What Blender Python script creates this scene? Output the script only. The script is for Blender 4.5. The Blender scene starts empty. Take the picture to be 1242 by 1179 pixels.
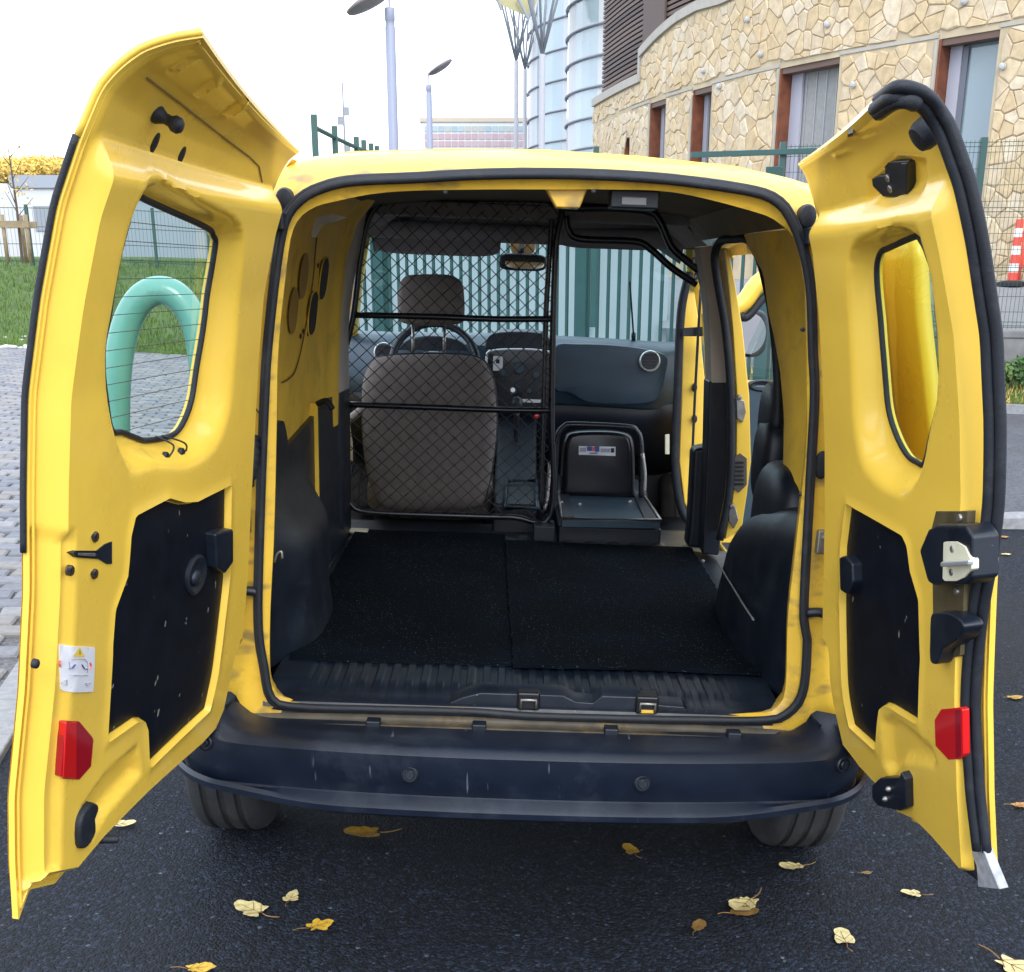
import bpy, bmesh, math, random
import numpy as np
from mathutils import Vector, Matrix
from mathutils.geometry import delaunay_2d_cdt
from math import sin, cos, tan, pi, radians, sqrt, atan2
random.seed(7)
rng = np.random.default_rng(7)
scene = bpy.context.scene
COL = scene.collection

# ------------------------------------------------------------------ camera
FPX, CX, CY = 1450.0, 621.0, 828.0        # focal length and optical centre in photograph pixels (1242 x 1179)
PITCH = radians(19.13)
CAMBER = radians(2.0)                     # cross fall of the road: the van leans with it
RV = np.array([[cos(CAMBER), 0, sin(CAMBER)], [0, 1, 0], [-sin(CAMBER), 0, cos(CAMBER)]])
CV = np.array([-.06, -2.58, 1.543])       # camera seen from the van (origin: ground below the rear sill)
CW = RV @ CV
cam = bpy.data.cameras.new('camera')
camo = bpy.data.objects.new('camera', cam); COL.objects.link(camo)
cam.sensor_fit = 'HORIZONTAL'; cam.sensor_width = 36; cam.lens = FPX/1242*36
cam.shift_y = (CY-589.5)/1242
cam.clip_start = .05; cam.clip_end = 3000
camo.location = CW
camo.rotation_euler = (pi/2-PITCH, 0, 0)
scene.camera = camo

# ------------------------------------------------------------------ sky, sun, exposure (bright overcast)
SUN_EL, SUN_AZ = radians(34), radians(172)     # azimuth clockwise from +y : behind the camera
w = bpy.data.worlds.new('World'); scene.world = w; w.use_nodes = True
nt = w.node_tree; nt.nodes.clear()
wo = nt.nodes.new('ShaderNodeOutputWorld'); bg = nt.nodes.new('ShaderNodeBackground')
sky = nt.nodes.new('ShaderNodeTexSky'); sky.sky_type = 'NISHITA'; sky.sun_disc = False
sky.sun_elevation = SUN_EL; sky.sun_rotation = SUN_AZ; sky.air_density = 1.0; sky.dust_density = 3.0
mx = nt.nodes.new('ShaderNodeMix'); mx.data_type = 'RGBA'
mx.inputs[0].default_value = .93
nt.links.new(sky.outputs[0], mx.inputs[6]); mx.inputs[7].default_value = (10.1, 11.1, 12.7, 1)   # even cloud layer
nt.links.new(mx.outputs[2], bg.inputs[0]); bg.inputs[1].default_value = .15
nt.links.new(bg.outputs[0], wo.inputs[0])
sl = bpy.data.lights.new('sun', 'SUN'); sl.energy = 1.1; sl.angle = radians(20); sl.color = (1, .96, .88)
so = bpy.data.objects.new('sun', sl); COL.objects.link(so)
sd = Vector((sin(SUN_AZ)*cos(SUN_EL), cos(SUN_AZ)*cos(SUN_EL), sin(SUN_EL)))
so.rotation_euler = (-sd).to_track_quat('-Z', 'Y').to_euler()
scene.view_settings.view_transform = 'Standard'; scene.view_settings.look = 'None'
scene.view_settings.exposure = 0.62; scene.view_settings.gamma = 1
scene.view_settings.use_curve_mapping = False

# ------------------------------------------------------------------ from photograph pixels to places in the van's frame / the world
_fw = np.array([0, cos(PITCH), -sin(PITCH)]); _up = np.array([0, sin(PITCH), cos(PITCH)]); _rt = np.array([1., 0, 0])
def rayw(u, v): return _rt*(u-CX)/FPX - _up*(v-CY)/FPX + _fw
def rayv(u, v): return RV.T @ rayw(u, v)
def aty(u, v, y): d = rayv(u, v); return CV+d*((y-CV[1])/d[1])
def atz(u, v, z): d = rayv(u, v); return CV+d*((z-CV[2])/d[2])
def atx(u, v, x): d = rayv(u, v); return CV+d*((x-CV[0])/d[0])
def wy(u, v, y): d = rayw(u, v); return CW+d*((y-CW[1])/d[1])
def proj(p):
    q = (RV @ np.asarray(p).T).T-CW
    z = q @ _fw
    return np.stack([CX+FPX*(q @ _rt)/z, CY-FPX*(q @ _up)/z], -1)
def toworld(p): return RV @ np.asarray(p, float)

# ------------------------------------------------------------------ materials
def mat(name, col, rough=.5, metal=0, var=0, vscale=20, bump=0, bscale=200, spec=.5, coat=0, dirt=None, dscale=6, damt=.5, emis=None):
    m = bpy.data.materials.new(name); m.use_nodes = True
    n = m.node_tree; b = n.nodes['Principled BSDF']
    b.inputs['Base Color'].default_value = (*col, 1); b.inputs['Roughness'].default_value = rough
    b.inputs['Metallic'].default_value = metal; b.inputs['Specular IOR Level'].default_value = spec
    b.inputs['Coat Weight'].default_value = coat; b.inputs['Coat Roughness'].default_value = .08
    tc = n.nodes.new('ShaderNodeTexCoord')
    src = None
    if var:
        no = n.nodes.new('ShaderNodeTexNoise'); no.inputs['Scale'].default_value = vscale; no.inputs['Detail'].default_value = 6
        n.links.new(tc.outputs['Object'], no.inputs['Vector'])
        mp = n.nodes.new('ShaderNodeMapRange'); mp.inputs[1].default_value = .3; mp.inputs[2].default_value = .7
        mp.inputs[3].default_value = 1-var; mp.inputs[4].default_value = 1+var
        n.links.new(no.outputs[0], mp.inputs[0])
        mm = n.nodes.new('ShaderNodeMix'); mm.data_type = 'RGBA'; mm.blend_type = 'MULTIPLY'; mm.inputs[0].default_value = 1
        mm.inputs[6].default_value = (*col, 1); n.links.new(mp.outputs[0], mm.inputs[7])
        src = mm.outputs[2]
        mr = n.nodes.new('ShaderNodeMapRange'); mr.inputs[3].default_value = max(.02, rough-.12); mr.inputs[4].default_value = min(1, rough+.12)
        n.links.new(no.outputs[0], mr.inputs[0]); n.links.new(mr.outputs[0], b.inputs['Roughness'])
    if dirt:
        no = n.nodes.new('ShaderNodeTexNoise'); no.inputs['Scale'].default_value = dscale; no.inputs['Detail'].default_value = 9; no.inputs['Roughness'].default_value = .7
        n.links.new(tc.outputs['Object'], no.inputs['Vector'])
        mp = n.nodes.new('ShaderNodeMapRange'); mp.inputs[1].default_value = .52; mp.inputs[2].default_value = .75; mp.inputs[3].default_value = 0; mp.inputs[4].default_value = damt
        n.links.new(no.outputs[0], mp.inputs[0])
        mm = n.nodes.new('ShaderNodeMix'); mm.data_type = 'RGBA'
        n.links.new(mp.outputs[0], mm.inputs[0]); mm.inputs[7].default_value = (*dirt, 1)
        if src: n.links.new(src, mm.inputs[6])
        else: mm.inputs[6].default_value = (*col, 1)
        src = mm.outputs[2]
    if src: n.links.new(src, b.inputs['Base Color'])
    if bump:
        no = n.nodes.new('ShaderNodeTexNoise'); no.inputs['Scale'].default_value = bscale; no.inputs['Detail'].default_value = 4
        n.links.new(tc.outputs['Object'], no.inputs['Vector'])
        bp = n.nodes.new('ShaderNodeBump'); bp.inputs['Strength'].default_value = bump; bp.inputs['Distance'].default_value = .004
        n.links.new(no.outputs[0], bp.inputs['Height']); n.links.new(bp.outputs[0], b.inputs['Normal'])
    if emis:
        b.inputs['Emission Color'].default_value = (*emis[0], 1); b.inputs['Emission Strength'].default_value = emis[1]
    return m
def glass(name, tint=(.9, .95, .95), ior=1.45, gloss=1.0):
    m = bpy.data.materials.new(name); m.use_nodes = True; n = m.node_tree; n.nodes.clear()
    o = n.nodes.new('ShaderNodeOutputMaterial'); t = n.nodes.new('ShaderNodeBsdfTransparent'); g = n.nodes.new('ShaderNodeBsdfGlossy')
    f = n.nodes.new('ShaderNodeLayerWeight'); pw = n.nodes.new('ShaderNodeMath'); pw.operation = 'POWER'; pw.inputs[1].default_value = 5; ma = n.nodes.new('ShaderNodeMath'); ma.operation = 'MULTIPLY_ADD'; ma.inputs[1].default_value = .9; ma.inputs[2].default_value = .05; x = n.nodes.new('ShaderNodeMixShader')
    t.inputs[0].default_value = (*tint, 1); g.inputs[0].default_value = (gloss, gloss, gloss, 1); g.inputs['Roughness'].default_value = .01; f.inputs[0].default_value = .5
    n.links.new(f.outputs['Facing'], pw.inputs[0]); n.links.new(pw.outputs[0], ma.inputs[0])
    n.links.new(ma.outputs[0], x.inputs[0]); n.links.new(t.outputs[0], x.inputs[1]); n.links.new(g.outputs[0], x.inputs[2]); n.links.new(x.outputs[0], o.inputs[0])
    return m
YEL = mat('yellow_paint', (.90, .585, .075), .30, var=.035, vscale=5, coat=.5, dirt=(.45, .30, .07), dscale=4, damt=.22, bump=.02, bscale=60)
YELI = mat('yellow_paint_inside', (.88, .56, .06), .6, var=.10, vscale=6, spec=.25, dirt=(.18, .12, .04), dscale=5, damt=.5)
YELW = mat('yellow_paint_worn_darkened', (.74, .46, .042), .42, var=.07, vscale=8, coat=.2, dirt=(.20, .13, .05), dscale=9, damt=.75, bump=.03, bscale=60)  # worn and grimy; base also darkened so the skylit roof edge won't clip
BLK = mat('black_plastic', (.0055, .0100, .0195), .42, var=.18, vscale=14, bump=.10, bscale=500, dirt=(.05, .058, .07), dscale=9, damt=.35)
BUMP = mat('bumper_plastic', (.0055, .0105, .0235), .40, var=.22, vscale=10, bump=.15, bscale=420, dirt=(.06, .068, .085), dscale=5, damt=.4)
RUB = mat('black_rubber', (.0075, .0105, .0175), .62, var=.15, vscale=40, bump=.2, bscale=300, dirt=(.06, .06, .065), dscale=20, damt=.35)
TRIM = mat('trim_board', (.0028, .0048, .0105), .55, var=.2, vscale=18, bump=.06, bscale=300, spec=.22)
DASH = mat('dashboard_plastic', (.022, .046, .070), .40, var=.1, vscale=9, bump=.1, bscale=600)
DASHD = mat('dark_dashboard_plastic', (.007, .011, .020), .45, var=.1, vscale=9, bump=.1, bscale=600)
SEAT = mat('seat_fabric', (.21, .182, .168), .92, var=.12, vscale=30, bump=.5, bscale=900, spec=.2)
HEADL = mat('headliner', (.22, .215, .225), .9, var=.1, vscale=12, spec=.2)
GREIGE = mat('greige_trim', (.46, .41, .37), .7, var=.06, vscale=12)
METAL = mat('zinc_metal', (.36, .35, .34), .4, .8, var=.2, vscale=40, dirt=(.12, .08, .05), dscale=30, damt=.5)
OLIVE = mat('olive_bracket', (.13, .105, .055), .5, .4, var=.2, vscale=30)
CREAM = mat('cream_plate', (.72, .69, .52), .35, var=.05, vscale=30)
SILVER = mat('silver_trim', (.62, .64, .66), .3, .6)
STEELB = mat('black_painted_tube', (.011, .012, .018), .3, 0, var=.2, vscale=30, spec=.6)
RED = mat('red_reflector', (.62, .012, .012), .12, coat=.6)
REDD = mat('dark_red_reflector', (.36, .006, .016), .14, coat=.6)
WHITE = mat('white_label', (.70, .70, .74), .5)
INKB = mat('blue_ink', (.06, .08, .26), .5)
INKR = mat('red_ink', (.62, .12, .14), .5)
INKG = mat('grey_ink', (.33, .33, .40), .5)
INKY = mat('warning_yellow', (.83, .58, .06), .5)
MIRR = mat('mirror_glass', (.85, .85, .85), .03, 1)
GLS = glass('clear_glass', (.90, .95, .94))
GLW = glass('windscreen_glass', (.72, .86, .87), gloss=.8)
GLT = glass('door_glass', (.84, .93, .90))
GLO = glass('olive_glass', (.62, .78, .52))

def specks(m, scale, lo, hi, col, stretch=(1, 1, 1)):
    n = m.node_tree; b = n.nodes['Principled BSDF']; li = b.inputs['Base Color'].links
    tc = n.nodes.new('ShaderNodeTexCoord'); mp0 = n.nodes.new('ShaderNodeMapping'); mp0.inputs['Scale'].default_value = stretch
    no = n.nodes.new('ShaderNodeTexNoise'); no.inputs['Scale'].default_value = scale; no.inputs['Detail'].default_value = 2
    n.links.new(tc.outputs['Object'], mp0.inputs[0]); n.links.new(mp0.outputs[0], no.inputs['Vector'])
    mp = n.nodes.new('ShaderNodeMapRange'); mp.inputs[1].default_value = lo; mp.inputs[2].default_value = hi; n.links.new(no.outputs[0], mp.inputs[0])
    mm = n.nodes.new('ShaderNodeMix'); mm.data_type = 'RGBA'; n.links.new(mp.outputs[0], mm.inputs[0])
    if li: n.links.new(li[0].from_socket, mm.inputs[6])
    else: mm.inputs[6].default_value = b.inputs['Base Color'].default_value
    mm.inputs[7].default_value = (*col, 1); n.links.new(mm.outputs[2], b.inputs['Base Color'])
specks(TRIM, 55, .715, .74, (.22, .22, .20), (1, 1, .45))
specks(YELW, 12, .555, .70, (.34, .22, .055), (1, 1, 2.0))  # grime smudges, strengthened to tone down the overlit roof edge
specks(BUMP, 60, .70, .76, (.10, .115, .15), (1, .12, .12))
specks(BLK, 140, .73, .77, (.12, .13, .14))

# ------------------------------------------------------------------ mesh building
def tag(o, label=None, cat=None, group=None, kind=None):
    if label: o['label'] = label
    if cat: o['category'] = cat
    if group: o['group'] = group
    if kind: o['kind'] = kind
    return o
def empty(name, loc=(0, 0, 0), rot=(0, 0, 0), parent=None):
    o = bpy.data.objects.new(name, None); COL.objects.link(o); o.empty_display_size = .1
    o.location = loc; o.rotation_euler = rot; o.parent = parent
    return o
def catmull(pts, n, closed=False):
    P = np.asarray(pts, float); m = len(P); out = []
    segs = m if closed else m-1
    for i in range(segs):
        if closed: p0, p1, p2, p3 = P[(i-1) % m], P[i], P[(i+1) % m], P[(i+2) % m]
        else: p1, p2 = P[i], P[i+1]; p0 = P[i-1] if i else 2*p1-p2; p3 = P[i+2] if i+2 < m else 2*p2-p1
        for k in range(n):
            t = k/n
            out.append(.5*((2*p1)+(-p0+p2)*t+(2*p0-5*p1+4*p2-p3)*t*t+(-p0+3*p1-3*p2+p3)*t**3))
    if not closed: out.append(P[-1])
    return np.array(out)
def resample(pts, step, closed=False):
    P = np.asarray(pts, float)
    if closed: P = np.vstack([P, P[:1]])
    L = np.concatenate([[0], np.cumsum(np.linalg.norm(np.diff(P, axis=0), axis=1))])
    n = max(2, int(round(L[-1]/step)))
    q = np.linspace(0, L[-1], n+1)
    R = np.stack([np.interp(q, L, P[:, k]) for k in range(P.shape[1])], -1)
    return R[:-1] if closed else R
class MB:
    def __init__(s): s.v = []; s.f = []; s.mi = []
    def add(s, vs, fs, mi=0):
        o = len(s.v); s.v += [tuple(map(float, p)) for p in vs]; s.f += [tuple(i+o for i in f) for f in fs]; s.mi += [mi]*len(fs); return s
    def box(s, a, b, mi=0):
        x0, y0, z0 = a; x1, y1, z1 = b
        return s.add([(x0, y0, z0), (x1, y0, z0), (x1, y1, z0), (x0, y1, z0), (x0, y0, z1), (x1, y0, z1), (x1, y1, z1), (x0, y1, z1)],
                     [(0, 3, 2, 1), (4, 5, 6, 7), (0, 1, 5, 4), (1, 2, 6, 5), (2, 3, 7, 6), (3, 0, 4, 7)], mi)
    def obox(s, c, ax, ay, az, mi=0):
        c, ax, ay, az = map(np.asarray, (c, ax, ay, az))
        vs = [c+i*ax+j*ay+k*az for k in (-1, 1) for i, j in ((-1, -1), (1, -1), (1, 1), (-1, 1))]
        return s.add(vs, [(0, 3, 2, 1), (4, 5, 6, 7), (0, 1, 5, 4), (1, 2, 6, 5), (2, 3, 7, 6), (3, 0, 4, 7)], mi)
    def tube(s, path, r, n=8, closed=False, mi=0, flat=1.0, up=None):
        P = np.asarray(path, float); m = len(P)
        rr = np.broadcast_to(np.asarray(r, float), (m,))
        T = np.zeros_like(P)
        for i in range(m):
            a = P[(i-1) % m] if (closed or i) else P[i]; b = P[(i+1) % m] if (closed or i < m-1) else P[i]
            T[i] = (b-a)/(np.linalg.norm(b-a)+1e-12)
        nrm = np.cross(T[0], [0, 0, 1.] if up is None else up)
        if np.linalg.norm(nrm) < 1e-3: nrm = np.cross(T[0], [1., 0, 0])
        nrm /= np.linalg.norm(nrm); vs = []
        for i in range(m):
            nrm = nrm-T[i]*(nrm @ T[i]); nrm /= np.linalg.norm(nrm)
            bn = np.cross(T[i], nrm)
            for k in range(n):
                a = 2*pi*k/n
                vs.append(P[i]+rr[i]*(cos(a)*nrm+sin(a)*bn*flat))
        fs = []
        for i in range(m if closed else m-1):
            j = (i+1) % m
            for k in range(n): fs.append((i*n+k, i*n+(k+1) % n, j*n+(k+1) % n, j*n+k))
        if not closed: fs += [tuple(range(n))[::-1], tuple((m-1)*n+k for k in range(n))]
        return s.add(vs, fs, mi)
    def lathe(s, c, axis, prof, n=24, mi=0):      # prof: (radius, along)
        c = np.asarray(c, float); a = np.asarray(axis, float); a /= np.linalg.norm(a)
        e1 = np.cross(a, [0, 0, 1.]);
        if np.linalg.norm(e1) < 1e-3: e1 = np.cross(a, [1., 0, 0])
        e1 /= np.linalg.norm(e1); e2 = np.cross(a, e1)
        vs = [c+a*h+r*(cos(2*pi*k/n)*e1+sin(2*pi*k/n)*e2) for r, h in prof for k in range(n)]
        fs = [(i*n+k, i*n+(k+1) % n, (i+1)*n+(k+1) % n, (i+1)*n+k) for i in range(len(prof)-1) for k in range(n)]
        fs += [tuple(range(n))[::-1], tuple((len(prof)-1)*n+k for k in range(n))]
        return s.add(vs, fs, mi)
    def loft(s, rings, closed=True, caps=True, mi=0):
        n = len(rings[0]); vs = [p for r in rings for p in r]; fs = []
        for i in range(len(rings)-1):
            for k in range(n if closed else n-1): fs.append((i*n+k, i*n+(k+1) % n, (i+1)*n+(k+1) % n, (i+1)*n+k))
        if caps and closed: fs += [tuple(range(n))[::-1], tuple((len(rings)-1)*n+k for k in range(n))]
        return s.add(vs, fs, mi)
    def prism(s, poly, d, mi=0):                 # poly: 3-d outline, d: thickness vector
        P = np.asarray(poly, float); d = np.asarray(d, float); n = len(P)
        return s.add(list(P)+list(P+d), [tuple(range(n))[::-1], tuple(range(n, 2*n))]+[(k, (k+1) % n, n+(k+1) % n, n+k) for k in range(n)], mi)
    def sheet(s, grid, mi=0):                    # grid[i][j] of points
        return s.loft(grid, closed=False, mi=mi)
    def mesh(s, name, mats, smooth=False):
        m = bpy.data.meshes.new(name); m.from_pydata(s.v, [], s.f)
        for q in (mats if isinstance(mats, (list, tuple)) else [mats]): m.materials.append(q)
        if any(s.mi): m.polygons.foreach_set('material_index', s.mi)
        bm = bmesh.new(); bm.from_mesh(m); bmesh.ops.recalc_face_normals(bm, faces=bm.faces); bm.to_mesh(m); bm.free()
        if smooth: m.polygons.foreach_set('use_smooth', [True]*len(m.polygons))
        m.update(); return m
    def build(s, name, mats, parent=None, smooth=False, bevel=0, seg=2, solid=0, sub=0, wn=True):
        o = bpy.data.objects.new(name, s.mesh(name, mats, smooth or bevel > 0)); COL.objects.link(o); o.parent = parent
        if solid:
            q = o.modifiers.new('thick', 'SOLIDIFY'); q.thickness = solid; q.offset = 0
        if bevel:
            q = o.modifiers.new('bevel', 'BEVEL'); q.width = bevel; q.segments = seg; q.limit_method = 'ANGLE'; q.angle_limit = radians(35); q.harden_normals = True
        elif smooth == 'auto':
            set_auto(o)
        if sub:
            q = o.modifiers.new('sub', 'SUBSURF'); q.levels = sub; q.render_levels = sub
        return o
def set_auto(o, ang=40):
    m = o.data; bm = bmesh.new(); bm.from_mesh(m)
    for e in bm.edges:
        if len(e.link_faces) == 2 and e.calc_face_angle(0) > radians(ang): e.smooth = False
    bm.to_mesh(m); bm.free()
def pin(poly, pts):
    P = np.asarray(poly); x, y = pts[:, 0], pts[:, 1]; c = np.zeros(len(pts), bool)
    for i in range(len(P)):
        x0, y0 = P[i-1]; x1, y1 = P[i]
        if y0 == y1: continue
        k = (y0 > y) != (y1 > y)
        c ^= k & (x < (x1-x0)*(y-y0)/(y1-y0)+x0)
    return c
def pdist(poly, pts, closed=True):
    P = np.asarray(poly); best = np.full(len(pts), 1e9)
    for i in range(0 if closed else 1, len(P)):
        a = P[i-1]; b = P[i]; ab = b-a; L = ab @ ab+1e-15
        t = np.clip(((pts-a) @ ab)/L, 0, 1)
        best = np.minimum(best, np.linalg.norm(pts-(a+t[:, None]*ab), axis=1))
    return best
def sst(x): x = np.clip(x, 0, 1); return x*x*(3-2*x)
def cdt(outline, holes, step, jit=.15, lines=()):
    """triangulate an outline with holes, filled with a grid of points -> (pts, tris, boundary loops)"""
    loops = [np.asarray(outline)]+[np.asarray(h) for h in holes]
    V = []; E = []
    for lp in loops:
        o = len(V); n = len(lp); V += [tuple(p) for p in lp]; E += [(o+i, o+(i+1) % n) for i in range(n)]
    lo = loops[0].min(0); hi = loops[0].max(0)
    gx, gy = np.meshgrid(np.arange(lo[0], hi[0], step), np.arange(lo[1], hi[1], step))
    g = np.stack([gx.ravel(), gy.ravel()], -1); g += rng.uniform(-jit, jit, g.shape)*step
    k = pin(loops[0], g)
    for h in loops[1:]: k &= ~pin(h, g)
    g = g[k]
    k = np.ones(len(g), bool)
    for lp in lines:
        o = len(V); n = len(lp); V += [tuple(p) for p in lp]; E += [(o+i, o+(i+1) % n) for i in range(n)]
    for lp in loops+list(lines): k &= pdist(lp, g) > step*.45
    g = g[k]; V += [tuple(p) for p in g]
    r = delaunay_2d_cdt([Vector(p) for p in V], E, [], 0, 1e-7)
    P = np.array([tuple(p) for p in r[0]]); T = np.array([f for f in r[2] if len(f) == 3])
    c = P[T].mean(1); k = pin(loops[0], c)
    for h in loops[1:]: k &= ~pin(h, c)
    return P, T[k]
# ------------------------------------------------------------------ the van
van = empty('delivery_van', (0, 0, 0), (0, CAMBER, 0))
tag(van, 'yellow delivery van with both rear doors wide open and an empty dark cargo bay', 'van')

class Surf:
    """a rear door's outer skin: ruled between the hinge edge and the free edge; a = metres from hinge, t = height along the profile"""
    def __init__(s, side, tab, yh, yf, W):
        s.side = side; s.tab = np.array(tab); s.yh = yh; s.yf = yf; s.W = W
        T = s.tab[:, 0]
        fine = np.linspace(T[0], T[-1], 200)
        raw = np.stack([fine]+[np.interp(fine, T, s.tab[:, k]) for k in range(1, 5)], -1)
        k = np.hanning(9); k /= k.sum()
        sm = raw.copy()
        for c in range(1, 5):
            q = np.pad(raw[:, c], 4, mode='reflect', reflect_type='odd'); sm[:, c] = np.convolve(q, k, 'valid')
        e0 = sm[0]+(sm[0]-sm[4])*20; e1 = sm[-1]+(sm[-1]-sm[-5])*8
        sm = np.vstack([e0, sm, e1]); s.c = sm; s.t = sm[:, 0]
    def S(s, A):
        A = np.atleast_2d(A); a = A[:, 0]/s.W; t = A[:, 1]
        g = lambda k: np.interp(t, s.t, s.c[:, k])
        bul = .010*4*a*(1-a)*s.side
        return np.stack([g(1)+(g(3)-g(1))*a+bul, s.yh+(s.yf-s.yh)*a, g(2)+(g(4)-g(2))*a], -1)
    def N(s, A):                                   # unit normal towards the inside of the door
        e = 4e-3; A = np.atleast_2d(A)
        da = s.S(A+[e, 0])-s.S(A-[e, 0]); dt = s.S(A+[0, e])-s.S(A-[0, e])
        n = np.cross(da, dt); n /= np.linalg.norm(n, axis=1)[:, None]
        c = np.median(n[:, 0]); return n*(-s.side*np.sign(n[:, :1]+1e-9)) if False else n*(1 if c*s.side < 0 else -1)
    def P(s, A, h): return s.S(A)+s.N(A)*np.reshape(h, (-1, 1))
    def px(s, pts, h=.05):                         # photograph pixels -> (a, t)
        out = []
        for uv in pts:
            A = np.array([[s.W*.5, 1.1]])
            for _ in range(30):
                p = proj(s.P(A, h))[0]; r = np.array(uv)-p; e = 1e-3
                J = np.stack([(proj(s.P(A+[e, 0], h))[0]-p)/e, (proj(s.P(A+[0, e], h))[0]-p)/e], 1)
                st = np.linalg.solve(J.T @ J+np.eye(2)*.5, J.T @ r); n = np.linalg.norm(st)
                if n > .15: st *= .15/n
                A = A+st; A[0, 0] = np.clip(A[0, 0], -.1, s.W+.1); A[0, 1] = np.clip(A[0, 1], s.t[0], s.t[-1])
                if n < 1e-6: break
            out.append(A[0])
        return np.array(out)
def patch(sf, poly, h0, th, name, m, parent, step=.02, smooth=True, rnd=.004, hf=None):
    """a sheet of thickness th lying on the door's inside at height h0, with rounded edge"""
    poly = resample(poly, .006, True)
    P, T = cdt(poly, [], step)
    d = pdist(poly, P); base = h0 if hf is None else hf(P)
    h = base+th-rnd*(1-np.sqrt(np.clip(1-(1-np.clip(d/rnd, 0, 1))**2, 0, 1)))
    mb = MB(); V = sf.P(P, h); mb.add(V, T)
    n = len(poly); lo = sf.P(poly, h0-.004 if hf is None else hf(poly)-.004); hi = sf.P(poly, (h0 if hf is None else hf(poly))+th-rnd)
    mb.loft([lo, hi], closed=False, mi=0)
    mb.add([lo[-1], lo[0], hi[0], hi[-1]], [(0, 1, 2, 3)])
    return mb.build(name, m, parent, smooth='auto')
def on(sf, uv, h=.05):                             # frame on the door: origin, along (towards free edge), up, inward normal
    A = sf.px([uv], h); o = sf.P(A, h)[0]; n = sf.N(A)[0]
    al = sf.S(A+[.01, 0])[0]-sf.S(A-[.01, 0])[0]; al /= np.linalg.norm(al)
    al -= n*(al @ n); al /= np.linalg.norm(al); up = np.cross(n, al); up *= np.sign(up[2])
    return o, al, up, n

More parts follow.
